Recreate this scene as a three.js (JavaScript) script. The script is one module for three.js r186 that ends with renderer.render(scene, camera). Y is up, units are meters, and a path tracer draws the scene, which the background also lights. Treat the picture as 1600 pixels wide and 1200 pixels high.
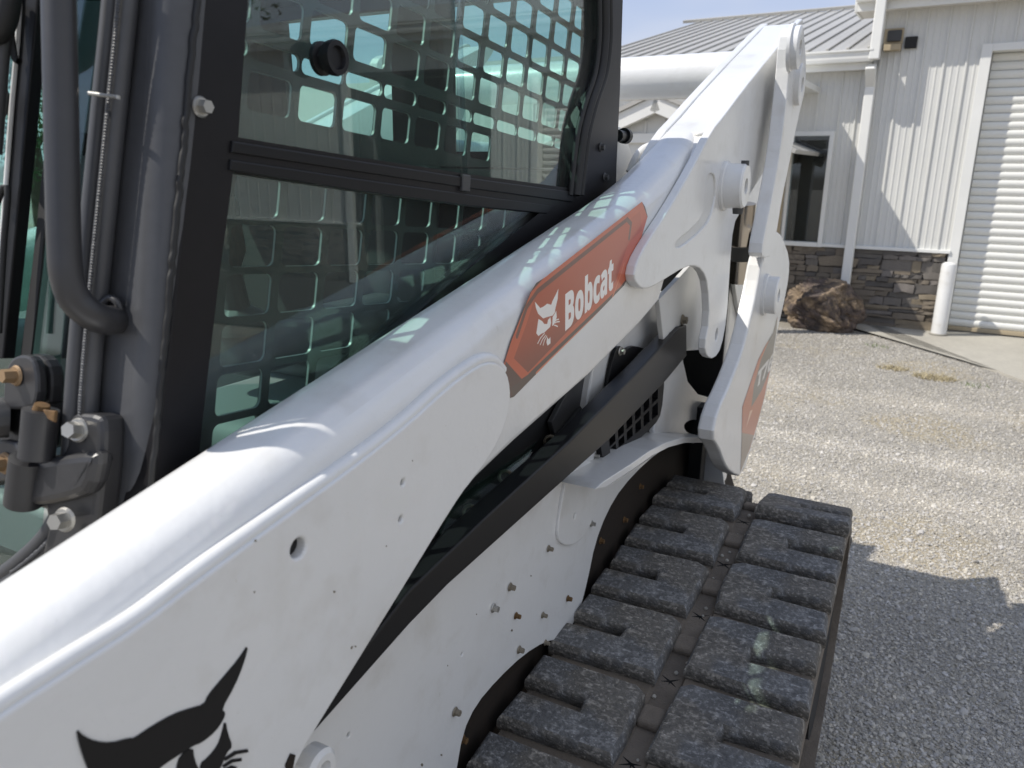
import * as THREE from 'three';
import { mergeGeometries, mergeVertices, toCreasedNormals } from 'three/addons/utils/BufferGeometryUtils.js';
import { RoundedBoxGeometry } from 'three/addons/geometries/RoundedBoxGeometry.js';

// ------------------------------------------------------------------ camera, sky, sun, exposure
const scene = new THREE.Scene();
const rad = THREE.MathUtils.degToRad;
const V3 = (x, y, z) => new THREE.Vector3(x, y, z);
const FOC = 1200, EYE = V3(1.03, 1.65, 0);                    // metres; the loader faces +z, its left side is +x
const camera = new THREE.PerspectiveCamera(53.13, 4 / 3, 0.02, 400);
const heading = rad(27.6), pitch = Math.atan(332 / FOC), roll = rad(0.7);
const fwd = V3(-Math.sin(heading) * Math.cos(pitch), -Math.sin(pitch), -Math.cos(heading) * Math.cos(pitch));
const rt0 = V3(Math.cos(heading), 0, -Math.sin(heading)), up0 = rt0.clone().cross(fwd);
const rt = rt0.clone().multiplyScalar(Math.cos(roll)).addScaledVector(up0, Math.sin(roll));
const up = up0.clone().multiplyScalar(Math.cos(roll)).addScaledVector(rt0, -Math.sin(roll));
camera.position.copy(EYE);
camera.quaternion.setFromRotationMatrix(new THREE.Matrix4().makeBasis(rt, up, fwd.clone().negate()));
camera.focus = 1.25; camera.userData.fStop = 8;
scene.add(camera);

const renderer = new THREE.WebGLRenderer({ antialias: true });
renderer.toneMapping = THREE.LinearToneMapping;
renderer.toneMappingExposure = 1.06;
renderer.shadowMap.enabled = true;

// seeded random numbers and tileable value noise
let seed = 1234567;
function rnd() { seed = (seed + 0x6D2B79F5) | 0; let t = Math.imul(seed ^ (seed >>> 15), 1 | seed); t = (t + Math.imul(t ^ (t >>> 7), 61 | t)) ^ t; return ((t ^ (t >>> 14)) >>> 0) / 4294967296; }
const rr = (a, b) => a + (b - a) * rnd();
function hash(x, y, s) { let h = Math.imul(x, 374761393) ^ Math.imul(y, 668265263) ^ Math.imul(s, 2147483647 ^ 0x5bd1e995); h = Math.imul(h ^ (h >>> 13), 1274126177); return ((h ^ (h >>> 16)) >>> 0) / 4294967296; }
function vnoise(x, y, per, s, pery = per) {
  const xi = Math.floor(x), yi = Math.floor(y), fx = x - xi, fy = y - yi, u = fx * fx * (3 - 2 * fx), v = fy * fy * (3 - 2 * fy);
  const m = (a, p) => ((a % p) + p) % p, x0 = m(xi, per), x1 = m(xi + 1, per), y0 = m(yi, pery), y1 = m(yi + 1, pery);
  const a = hash(x0, y0, s), b = hash(x1, y0, s), c = hash(x0, y1, s), d = hash(x1, y1, s);
  return a + (b - a) * u + (c - a) * v + (a - b - c + d) * u * v;
}
function fbm(u, v, f, oct, s, stretch = 1) { let r = 0, a = 0.5, n = 0; for (let i = 0; i < oct; i++) { r += a * vnoise(u * f, v * f * stretch, f, s + i, Math.round(f * stretch)); n += a; a *= 0.55; f *= 2; } return r / n; }
const enc = (c) => Math.round(255 * Math.min(1, Math.max(0, c <= 0.0031308 ? c * 12.92 : 1.055 * c ** (1 / 2.4) - 0.055)));
function tex(size, fn, metres, linear = false) {              // fn(u, v) gives linear r, g, b
  const d = new Uint8Array(size * size * 4);
  for (let j = 0; j < size; j++) for (let i = 0; i < size; i++) {
    const c = fn(i / size, j / size), k = (j * size + i) * 4;
    for (let q = 0; q < 3; q++) d[k + q] = linear ? Math.round(255 * Math.min(1, Math.max(0, c[q]))) : enc(c[q]);
    d[k + 3] = 255;
  }
  const t = new THREE.DataTexture(d, size, size);
  t.wrapS = t.wrapT = THREE.RepeatWrapping; t.magFilter = THREE.LinearFilter; t.minFilter = THREE.LinearMipmapLinearFilter; t.generateMipmaps = true;
  if (!linear) t.colorSpace = THREE.SRGBColorSpace;
  t.repeat.set(1 / metres, 1 / metres); t.needsUpdate = true; return t;
}

// the sky: pale blue with thin high cloud
{
  const W = 1024, H = 512, d = new Float32Array(W * H * 4);
  for (let j = 0; j < H; j++) for (let i = 0; i < W; i++) {
    const el = ((j + 0.5) / H - 0.5) * Math.PI, s = Math.max(0, Math.sin(el)), k = (j * W + i) * 4;
    const t = Math.pow(1 - s, 2.6);
    let c = [0.31 + 0.40 * t, 0.46 + 0.33 * t, 0.84 + 0.10 * t];
    const u = i / W, v = j / H;
    let cl = fbm(u, v, 8, 6, 11, 1.5) * 0.65 + fbm(u, v, 20, 4, 41, 2) * 0.35;
    cl = THREE.MathUtils.smoothstep(cl, 0.40, 0.60) * 0.9;
    c = c.map((x, q) => x + ([0.95, 0.96, 0.98][q] - x) * cl);
    if (el < 0) c = [0.34, 0.32, 0.29];
    for (let q = 0; q < 3; q++) d[k + q] = c[q] * 0.86;
    d[k + 3] = 1;
  }
  const sky = new THREE.DataTexture(d, W, H, THREE.RGBAFormat, THREE.FloatType);
  sky.mapping = THREE.EquirectangularReflectionMapping; sky.magFilter = THREE.LinearFilter; sky.needsUpdate = true;
  scene.background = sky; scene.environment = sky;
}
const SUN = V3(-1, 1.38, 0.60).normalize();
const sun = new THREE.DirectionalLight(new THREE.Color(1, 0.95, 0.87), 4.6);
sun.position.copy(SUN).multiplyScalar(30).add(V3(0, 0, -4)); sun.target.position.set(0, 0, -4);
sun.castShadow = true; sun.shadow.mapSize.set(4096, 4096);
Object.assign(sun.shadow.camera, { left: -14, right: 14, top: 14, bottom: -14, near: 1, far: 70 });
scene.add(sun, sun.target);

// ------------------------------------------------------------------ helpers
const used = {};
function numbered(n) { const k = used[n] = (used[n] ?? -1) + 1; return k ? `${n}_${String(k).padStart(3, '0')}` : n; }
function boxUV(g) {                                            // uv in metres by the dominant direction of each face
  g = g.index ? g.toNonIndexed() : g;
  const p = g.attributes.position, uv = new Float32Array(p.count * 2), a = V3(), b = V3(), c = V3();
  for (let i = 0; i < p.count; i += 3) {
    a.fromBufferAttribute(p, i); b.fromBufferAttribute(p, i + 1).sub(a); c.fromBufferAttribute(p, i + 2).sub(a); b.cross(c);
    const x = Math.abs(b.x), y = Math.abs(b.y), z = Math.abs(b.z);
    for (let k = 0; k < 3; k++) {
      const X = p.getX(i + k), Y = p.getY(i + k), Z = p.getZ(i + k);
      const q = x >= y && x >= z ? [-Z, Y] : y >= z ? [X, -Z] : [X, Y];
      uv[(i + k) * 2] = q[0]; uv[(i + k) * 2 + 1] = q[1];
    }
  }
  g.setAttribute('uv', new THREE.BufferAttribute(uv, 2));
  return g;
}
function mesh(name, geo, mat, parent, keepUV) {
  let g = Array.isArray(geo) ? mergeGeometries(geo.map((q) => { q = q.index ? q.toNonIndexed() : q; for (const k of Object.keys(q.attributes)) if (!['position', 'normal', 'uv'].includes(k)) q.deleteAttribute(k); if (!q.attributes.uv) q = boxUV(q); return q; })) : geo;
  if (!keepUV) g = boxUV(g);
  const m = new THREE.Mesh(g, mat); m.castShadow = m.receiveShadow = true;
  if (!parent) { m.name = numbered(name); scene.add(m); } else { const n = parent.children.filter((c) => c.name.replace(/_\d{3}$/, '') === name).length; m.name = n ? `${name}_${String(n).padStart(3, '0')}` : name; parent.add(m); }
  return m;
}
function share(name, geo, mat, parent) {                       // shares the geometry as it is
  const m = new THREE.Mesh(geo, mat); m.castShadow = m.receiveShadow = true;
  const n = parent.userData.count ??= {}; const k = n[name] = (n[name] ?? -1) + 1; m.name = k ? `${name}_${String(k).padStart(3, '0')}` : name; parent.add(m); return m;
}
function thing(name, label, category, group) { const o = new THREE.Group(); o.name = numbered(name); o.userData = { label, category }; if (group) o.userData.group = group; scene.add(o); return o; }
function tag(o, label, category, group, kind) { o.userData.label = label; if (category) o.userData.category = category; if (group) o.userData.group = group; if (kind) o.userData.kind = kind; return o; }

// where the view ray of a photograph pixel meets a real plane of the place
const ray = (px, py) => fwd.clone().addScaledVector(rt, (px - 800) / FOC).addScaledVector(up, (600 - py) / FOC);
function plane(P0, N, U) { N = N.clone().normalize(); const u = U.clone().addScaledVector(N, -U.dot(N)).normalize(); return { P0, N, U: u, V: N.clone().cross(u) }; }
const hit = (px, py, pl) => { const d = ray(px, py); return EYE.clone().addScaledVector(d, pl.P0.clone().sub(EYE).dot(pl.N) / d.dot(pl.N)); };
const planeX = (x) => plane(V3(x, 0, 0), V3(1, 0, 0), V3(0, 0, -1));
const planeY = (y) => plane(V3(0, y, 0), V3(0, 1, 0), V3(1, 0, 0));
const planeZ = (z) => plane(V3(0, 0, z), V3(0, 0, 1), V3(1, 0, 0));
const hx = (px, py, x) => hit(px, py, planeX(x));
const uvOn = (pl, P) => { const q = P.clone().sub(pl.P0); return new THREE.Vector2(q.dot(pl.U), q.dot(pl.V)); };
function chaikin(p, n) { for (let k = 0; k < n; k++) { const o = []; for (let i = 0; i < p.length; i++) { const a = p[i], b = p[(i + 1) % p.length]; o.push(a.clone().lerp(b, 0.25), a.clone().lerp(b, 0.75)); } p = o; } return p; }
function outline(pts, pl, sm = 0) { return chaikin(pts.map(([x, y]) => uvOn(pl, hit(x, y, pl))), sm); }
function ext(uvs, pl, t, o = {}) {                             // a plate whose front face lies on the plane, t metres thick
  const s = new THREE.Shape(uvs), b = o.bevel ?? 0.0015;
  for (const h of o.holes ?? []) s.holes.push(new THREE.Path(h));
  const g = new THREE.ExtrudeGeometry(s, { depth: t - 2 * b, bevelEnabled: b > 0, bevelSize: b, bevelThickness: b, bevelOffset: -b, bevelSegments: o.bseg ?? 2, curveSegments: 10 });
  g.translate(0, 0, -t + b);
  return g.applyMatrix4(new THREE.Matrix4().makeBasis(pl.U, pl.V, pl.N).setPosition(pl.P0));
}
const plate = (pts, pl, t, o = {}) => ext(outline(pts, pl, o.sm ?? 0), pl, t, { ...o, holes: (o.holes ?? []).map((h) => (h[0].isVector2 ? h : outline(h, pl, o.hsm ?? 2))) });
const ring = (cx, cy, rx, ry, n = 16) => [...Array(n)].map((_, i) => [cx + rx * Math.cos(i / n * 6.2832), cy + ry * Math.sin(i / n * 6.2832)]);
function circ(pl, P, r, n = 18) { const c = uvOn(pl, P); return [...Array(n)].map((_, i) => new THREE.Vector2(c.x + r * Math.cos(i / n * 6.2832), c.y + r * Math.sin(i / n * 6.2832))); }
function shiftPlane(pl, d) { return { ...pl, P0: pl.P0.clone().addScaledVector(pl.N, d) }; }
function tube(pts, r, seg = 40, rs = 14, closed = false) { return new THREE.TubeGeometry(new THREE.CatmullRomCurve3(pts, closed, 'centripetal'), seg, r, rs, closed); }
function cyl(a, b, r, r2 = r, n = 24) {
  const d = b.clone().sub(a), g = new THREE.CylinderGeometry(r2, r, d.length(), n);
  g.applyQuaternion(new THREE.Quaternion().setFromUnitVectors(V3(0, 1, 0), d.clone().normalize())); return g.translate(...a.clone().lerp(b, 0.5).toArray());
}
function lathe(prof, a, dir, n = 28) {                          // profile of [radius, height] turned about dir from a
  const g = new THREE.LatheGeometry(prof.map(([x, y]) => new THREE.Vector2(Math.max(x, 1e-5), y)), n);
  g.applyQuaternion(new THREE.Quaternion().setFromUnitVectors(V3(0, 1, 0), dir.clone().normalize())); return toCreasedNormals(g.translate(a.x, a.y, a.z), 0.6);
}
const box = (x0, x1, y0, y1, z0, z1, r = 0.004) => { const g = r > 0 ? new RoundedBoxGeometry(x1 - x0, y1 - y0, z1 - z0, 2, Math.min(r, (x1 - x0) / 2.1, (y1 - y0) / 2.1, (z1 - z0) / 2.1)) : new THREE.BoxGeometry(x1 - x0, y1 - y0, z1 - z0); return g.translate((x0 + x1) / 2, (y0 + y1) / 2, (z0 + z1) / 2); };
function mirror(g) {                                            // the other side of the loader
  g = (g.index ? g.toNonIndexed() : g.clone()); g.scale(-1, 1, 1);
  for (const k of Object.keys(g.attributes)) { const a = g.attributes[k], n = a.itemSize; for (let i = 0; i < a.count; i += 3) for (let q = 0; q < n; q++) { const t = a.array[(i + 1) * n + q]; a.array[(i + 1) * n + q] = a.array[(i + 2) * n + q]; a.array[(i + 2) * n + q] = t; } }
  return g;
}

// ------------------------------------------------------------------ materials
const P = (o) => new THREE.MeshPhysicalMaterial(o);
const rgb = (r, g, b) => new THREE.Color().setRGB(r, g ?? r, b ?? r);
const T = {};
T.paint = tex(1024, (u, v) => {
  let k = 0.985 + 0.03 * (fbm(u, v, 6, 4, 3) - 0.5), d = Math.max(0, fbm(u, v, 10, 5, 9) - 0.56) * 0.6 + Math.max(0, fbm(u, v, 3, 5, 19) - 0.56) * 0.5;
  const sp = vnoise(u * 256, v * 256, 256, 77); if (sp > 0.9915) d += 0.35;
  const sc = vnoise(u * 200, v * 12, 200, 31, 12); if (sc > 0.985 && fbm(u, v, 8, 2, 55) > 0.62) d += 0.12;
  return [k - d * 0.55, k - d * 0.62, k - d * 0.75];
}, 0.55);
T.paintBump = tex(1024, (u, v) => { const k = 0.6 * fbm(u, v, 70, 2, 5) + 0.4 * fbm(u, v, 6, 2, 8); return [k, k, k]; }, 0.55, true);
T.dust = tex(1024, (u, v) => {
  let k = 0.52 + 0.35 * (fbm(u, v, 4, 5, 21) - 0.3) + 0.1 * (fbm(u, v, 40, 3, 29) - 0.5); const s = vnoise(u * 300, v * 300, 300, 5); if (s > 0.985 && fbm(u, v, 6, 2, 3) > 0.5) k += 0.55 * (s - 0.985) / 0.015;
  const sc = vnoise(u * 60, v * 8, 60, 91, 8) ; if (sc > 0.985 && fbm(u, v, 12, 2, 51) > 0.62) k += 0.3; return [k, k * 0.99, k * 0.98];
}, 0.35);
T.rubber = tex(1024, (u, v) => {
  let k = 0.055 + 0.06 * (fbm(u, v, 5, 5, 2) - 0.3); const f = fbm(u, v, 46, 4, 13), g = fbm(u, v, 26, 5, 17, 2), h = fbm(u, v, 80, 3, 19), b = THREE.MathUtils.smoothstep(fbm(u, v, 4, 4, 37), 0.45, 0.7); k += 0.30 * Math.max(0, f - 0.56) + 0.40 * Math.max(0, g - 0.58) + 0.6 * Math.max(0, h - 0.69);
  k *= 1 - 1.4 * Math.max(0, 0.42 - f);
  return [k * (1 + 0.10 * b), k * (1 + 0.02 * b), k * (1 - 0.10 * b)];
}, 0.30);
T.rubberBump = tex(1024, (u, v) => { const k = 0.5 * fbm(u, v, 40, 4, 13) + 0.5 * fbm(u, v, 90, 2, 17); return [k, k, k]; }, 0.26, true);
T.mud = tex(512, (u, v) => { const k = 0.085 + 0.10 * fbm(u, v, 6, 5, 61); return [k * 1.08, k * 0.95, k * 0.80]; }, 0.35);
T.rust = tex(512, (u, v) => { const k = fbm(u, v, 12, 4, 33), q = fbm(u, v, 5, 3, 71); return [0.10 + 0.25 * k + 0.1 * q, 0.06 + 0.12 * k + 0.06 * q, 0.03 + 0.05 * k]; }, 0.05);
function worley(u, v, n, s) { const x = u * n, y = v * n, xi = Math.floor(x), yi = Math.floor(y); let b = 9, b2 = 9, id = 0; for (let j = -1; j < 2; j++) for (let i = -1; i < 2; i++) { const cx = ((xi + i) % n + n) % n, cy = ((yi + j) % n + n) % n, d = Math.hypot(xi + i + hash(cx, cy, s) - x, yi + j + hash(cx, cy, s + 1) - y); if (d < b) { b2 = b; b = d; id = hash(cx, cy, s + 2); } else if (d < b2) b2 = d; } return [b, b2, id]; }
T.gravel = tex(2048, (u, v) => {
  const [b, b2, id] = worley(u, v, 270, 5), big = fbm(u, v, 4, 4, 15);
  let k = 0.30 + 0.17 * (id - 0.5) + 0.15 * (big - 0.5); if (b2 - b < 0.14) k *= 0.72; k += 0.05 * (fbm(u, v, 300, 2, 8) - 0.5);
  const w = hash(Math.floor(id * 9999), 3, 4), tan = THREE.MathUtils.smoothstep(fbm(u, v, 3, 3, 88), 0.5, 0.75) * 0.22; return [k * (1.03 + 0.05 * w + tan * 0.5), k * (1 + 0.03 * w + tan * 0.15), k * (0.95 - tan * 0.6)];
}, 1.9);
T.gravelBump = tex(2048, (u, v) => { const [b, b2, id] = worley(u, v, 270, 5); const k = Math.min(1, (b2 - b) * 2.2) * (0.4 + 0.6 * id); return [k, k, k]; }, 1.9, true);
T.concrete = tex(1024, (u, v) => { const k = 0.33 + 0.14 * (fbm(u, v, 5, 5, 44) - 0.5) + 0.05 * (fbm(u, v, 120, 2, 46) - 0.5); return [k * 1.06, k, k * 0.86]; }, 2.3);
T.rock = tex(512, (u, v) => { const k = fbm(u, v, 9, 6, 66), q = fbm(u, v, 4, 4, 67), w = THREE.MathUtils.smoothstep(q, 0.42, 0.66); return [0.045 + 0.17 * k * k + 0.20 * w * k, 0.036 + 0.12 * k * k + 0.14 * w * k, 0.034 + 0.10 * k * k + 0.07 * w * k]; }, 0.45);
T.stone = tex(512, (u, v) => { const k = 0.6 + 0.8 * fbm(u, v, 10, 5, 23, 2); return [k, k * 0.98, k * 0.95].map((x) => x * 0.8); }, 0.35);
T.metalWall = tex(512, (u, v) => { const k = 0.93 + 0.10 * (fbm(u, v, 4, 4, 81) - 0.5) ; return [k, k, k * 0.985]; }, 1.3);

const M = {
  white: P({ color: rgb(0.72, 0.72, 0.705), map: T.paint, bumpMap: T.paintBump, bumpScale: 0.0005, roughness: 0.36, clearcoat: 0.55, clearcoatRoughness: 0.16 }),
  whiteMatt: P({ color: rgb(0.66, 0.66, 0.64), map: T.paint, roughness: 0.5, clearcoat: 0.2, clearcoatRoughness: 0.3 }),
  black: P({ color: rgb(0.009, 0.009, 0.010), roughness: 0.4, specularIntensity: 0.55 }),
  bar: P({ color: rgb(0.009, 0.009, 0.010), roughness: 0.36, specularIntensity: 0.6 }),
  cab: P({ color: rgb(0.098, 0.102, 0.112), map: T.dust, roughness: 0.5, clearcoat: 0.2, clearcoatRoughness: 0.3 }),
  cabSide: P({ color: rgb(0.016, 0.015, 0.017), map: T.dust, roughness: 0.42, specularIntensity: 0.5 }),
  steelPaint: P({ color: rgb(0.046, 0.046, 0.050), map: T.dust, roughness: 0.40, clearcoat: 0.2, clearcoatRoughness: 0.35 }),
  gasket: P({ color: rgb(0.012), roughness: 0.6 }),
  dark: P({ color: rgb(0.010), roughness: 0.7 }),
  mesh: P({ color: rgb(0.014, 0.015, 0.015), roughness: 0.4 }),
  meshEdge: P({ color: rgb(0.30, 0.32, 0.31), roughness: 0.45, metalness: 0.3 }),
  interior: P({ color: rgb(0.20, 0.21, 0.205), roughness: 0.6 }),
  seat: P({ color: rgb(0.022), roughness: 0.75 }),
  plastic: P({ color: rgb(0.05), roughness: 0.5 }),
  rubber: P({ color: rgb(1.50, 1.49, 1.46), map: T.rubber, bumpMap: T.rubberBump, bumpScale: 0.003, roughness: 0.82 }),
  belt: P({ color: rgb(1.05, 1.0, 0.94), map: T.mud, bumpMap: T.rubberBump, bumpScale: 0.002, roughness: 0.9 }),
  crack: P({ color: rgb(0.004), roughness: 1 }),
  rustDark: P({ color: rgb(0.045, 0.045, 0.05), map: T.rust, roughness: 0.85 }),
  rust: P({ color: rgb(0.45), map: T.rust, roughness: 0.8, metalness: 0.1 }),
  zinc: P({ color: rgb(0.42, 0.41, 0.38), roughness: 0.42, metalness: 0.75 }),
  oldZinc: P({ color: rgb(0.25, 0.22, 0.17), roughness: 0.55, metalness: 0.5 }),
  yellowZinc: P({ color: rgb(0.30, 0.20, 0.11), roughness: 0.6, metalness: 0.35 }),
  chrome: P({ color: rgb(0.45, 0.40, 0.34), roughness: 0.22, metalness: 1 }),
  glass: P({ color: rgb(0.79, 0.92, 0.89), roughness: 0.0, transmission: 1, thickness: 0, ior: 1.5 }),
  clear: P({ color: rgb(0.80, 0.86, 0.88), roughness: 0.0, transmission: 1, thickness: 0, ior: 1.5 }),
  gravel: P({ color: rgb(1.30, 1.25, 1.15), map: T.gravel, bumpMap: T.gravelBump, bumpScale: 0.006, roughness: 0.95 }),
  concrete: P({ color: rgb(1.05), map: T.concrete, roughness: 0.9 }),
  siding: P({ color: rgb(0.66, 0.66, 0.64), map: T.metalWall, roughness: 0.42 }),
  roofMetal: P({ color: rgb(0.44, 0.43, 0.405), map: T.metalWall, roughness: 0.45, metalness: 0.1 }),
  trim: P({ color: rgb(0.78, 0.78, 0.76), map: T.metalWall, roughness: 0.4 }),
  soffit: P({ color: rgb(0.62, 0.60, 0.56), roughness: 0.7 }),
  roller: P({ color: rgb(0.78, 0.78, 0.75), map: T.metalWall, roughness: 0.45 }),
  tan: P({ color: rgb(0.40, 0.33, 0.22), roughness: 0.7 }),
  rock: P({ color: rgb(0.95, 0.98, 0.95), map: T.rock, roughness: 0.95 }),
  bark: P({ color: rgb(0.10, 0.075, 0.055), roughness: 1 }),
  leaf: P({ color: rgb(0.06, 0.11, 0.03), roughness: 0.7, side: THREE.DoubleSide, transmission: 0.3, thickness: 0 }),
  straw: P({ color: rgb(0.42, 0.36, 0.23), roughness: 1, side: THREE.DoubleSide }),
  weed: P({ color: rgb(0.12, 0.17, 0.05), roughness: 1, side: THREE.DoubleSide }),
};
const stoneMats = [[0.22, 0.19, 0.155], [0.27, 0.23, 0.18], [0.16, 0.15, 0.138], [0.20, 0.185, 0.17], [0.30, 0.255, 0.19], [0.235, 0.215, 0.20], [0.14, 0.13, 0.122]].map((c) => P({ color: rgb(...c), map: T.stone, roughness: 0.95 }));

// ------------------------------------------------------------------ ground
function tone(x, z) {                                          // wear of the yard: two faint tyre paths and broad patches
  let k = 1 + 0.22 * (vnoise(x * 0.5 + 40, z * 0.5 + 40, 1000, 4) - 0.5) + 0.16 * (vnoise(x * 1.7 + 90, z * 1.7 + 90, 1000, 6) - 0.5);
  for (const [z0, w] of [[-4.35, 0.16], [-5.0, 0.13], [-6.3, 0.16]]) { const d = Math.abs(z - (z0 + 0.12 * (x - 1) - 0.05 * (x - 1) ** 2) + 0.05 * (vnoise(x * 3 + 9, 3, 1000, 8) - 0.5)) / w; k += 0.20 * Math.exp(-d * d) * (0.5 + 0.5 * vnoise(x * 9 + 70, z * 14 + 70, 1000, 12)); }
  return k;
}
{
  const g = new THREE.PlaneGeometry(2, 2, 300, 300); g.rotateX(-Math.PI / 2); const p = g.attributes.position, col = [];
  for (let i = 0; i < p.count; i++) { const f = (t) => Math.sign(t) * (4 * Math.abs(t) + 76 * Math.abs(t) ** 5), x = 1.6 + f(p.getX(i)), z = -4.8 + f(p.getZ(i)), k = tone(x, z); p.setXYZ(i, x, 0, z); col.push(k * 1.0, k * (1 - 0.10 * (k - 1)), k * (1 - 0.30 * (k - 1))); }
  g.setAttribute('color', new THREE.Float32BufferAttribute(col, 3));
  M.gravel.vertexColors = true; tag(mesh('gravel_ground', g, M.gravel), 'grey crushed gravel yard around the loader', null, null, 'structure');
}
const BO = V3(0.4, 0, -9.5), BA = -0.054;                      // the foot of the facade at the downspout, and its turn
const facade = plane(BO, V3(Math.sin(BA), 0, Math.cos(BA)), V3(Math.cos(BA), 0, -Math.sin(BA)));
const fc = (px, py) => uvOn(facade, hit(px, py, facade));       // facade coordinates of a pixel: u along the wall, v up
const local = (u, v, w) => BO.clone().addScaledVector(facade.U, u).addScaledVector(facade.N, w).setY(v);
{
  const gp = planeY(0.02), o = [[1322, 487], [1345, 503], [1385, 523], [1430, 540], [1500, 560], [1560, 580], [1640, 612], [1760, 650]].map(([x, y]) => { const q = hit(x, y, gp); return new THREE.Vector2(q.x, -q.z); });
  const a = local(5, 0, 1.9), b = local(5, 0, -0.1), c = local(-0.3, 0, -0.1);
  const s = new THREE.Shape([...o, new THREE.Vector2(a.x, -a.z), new THREE.Vector2(b.x, -b.z), new THREE.Vector2(c.x, -c.z)]);
  const g = new THREE.ExtrudeGeometry(s, { depth: 0.03, bevelEnabled: false }); g.rotateX(-Math.PI / 2); g.translate(0, -0.005, 0);
  tag(mesh('concrete_apron', g, M.concrete), 'stained concrete apron along the foot of the workshop wall', null, null, 'structure');
}
{ // dark planting bed farther along the wall, which the cab glass mirrors
  const a = local(4.6, 0, 0.05), b = local(10.5, 0, 0.05), c = local(10.5, 0, 3.6), e = local(4.6, 0, 3.2), g = new THREE.ExtrudeGeometry(new THREE.Shape([a, b, c, e].map((p) => new THREE.Vector2(p.x, -p.z))), { depth: 0.04, bevelEnabled: false }); g.rotateX(-Math.PI / 2); g.translate(0, -0.01, 0);
  tag(mesh('mulch_bed', g, P({ color: rgb(0.55), map: T.mud, roughness: 1 })), 'dark brown planting bed along the far end of the workshop', null, null, 'structure');
}
{ // loose stones lying on the gravel
  const base = new THREE.IcosahedronGeometry(1, 1), p = base.attributes.position;
  const gg = mergeVertices((() => { const b = base.clone(); b.deleteAttribute('normal'); b.deleteAttribute('uv'); return b; })());
  const q = gg.attributes.position; for (let i = 0; i < q.count; i++) { const k = rr(0.72, 1.2); q.setXYZ(i, q.getX(i) * k, q.getY(i) * k * 0.72, q.getZ(i) * k); }
  const stone = toCreasedNormals(gg, 0.5);
  const N = 230000, im = new THREE.InstancedMesh(stone, P({ color: rgb(1), roughness: 0.95 }), N), m = new THREE.Matrix4(), qn = new THREE.Quaternion(), e = new THREE.Euler();
  for (let i = 0; i < N; i++) {
    let x, z, r;
    if (i < 150000) { z = -0.6 - 4.6 * Math.pow(rnd(), 0.9); x = rr(0.6 + Math.min(0, (z + 2.6) * 0.25), 1.35 + 0.42 * (-z)); r = 0.0024 + 0.0052 * Math.pow(rnd(), 2.8) + (rnd() < 0.004 ? rr(0.004, 0.010) : 0); } else { z = rr(-4.9, -8.9); x = rr(-0.6, 4.6); r = 0.0034 + 0.0055 * Math.pow(rnd(), 2.4); }
    m.compose(V3(x, r * 0.22, z), qn.setFromEuler(e.set(rr(-0.6, 0.6), rr(0, 6.28), rr(-0.6, 0.6))), V3(r * rr(0.8, 1.4), r, r * rr(0.8, 1.2)));
    if (rnd() < 0.35 * Math.max(0, tone(x, z) - 1.08) / 0.15) m.scale(V3(0.6, 0.6, 0.6)); im.setMatrixAt(i, m);
    const k = (0.27 + 0.22 * Math.pow(rnd(), 1.5)) * tone(x, z), w = rr(-0.01, 0.07); im.setColorAt(i, rgb(k * (1.05 + w), k * (1.0 + w * 0.5), k * (0.93 - w)));
  }
  im.name = 'loose_gravel'; im.castShadow = im.receiveShadow = true; tag(im, 'loose grey and tan crushed stones covering the yard', null, null, 'stuff'); scene.add(im);
}

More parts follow.
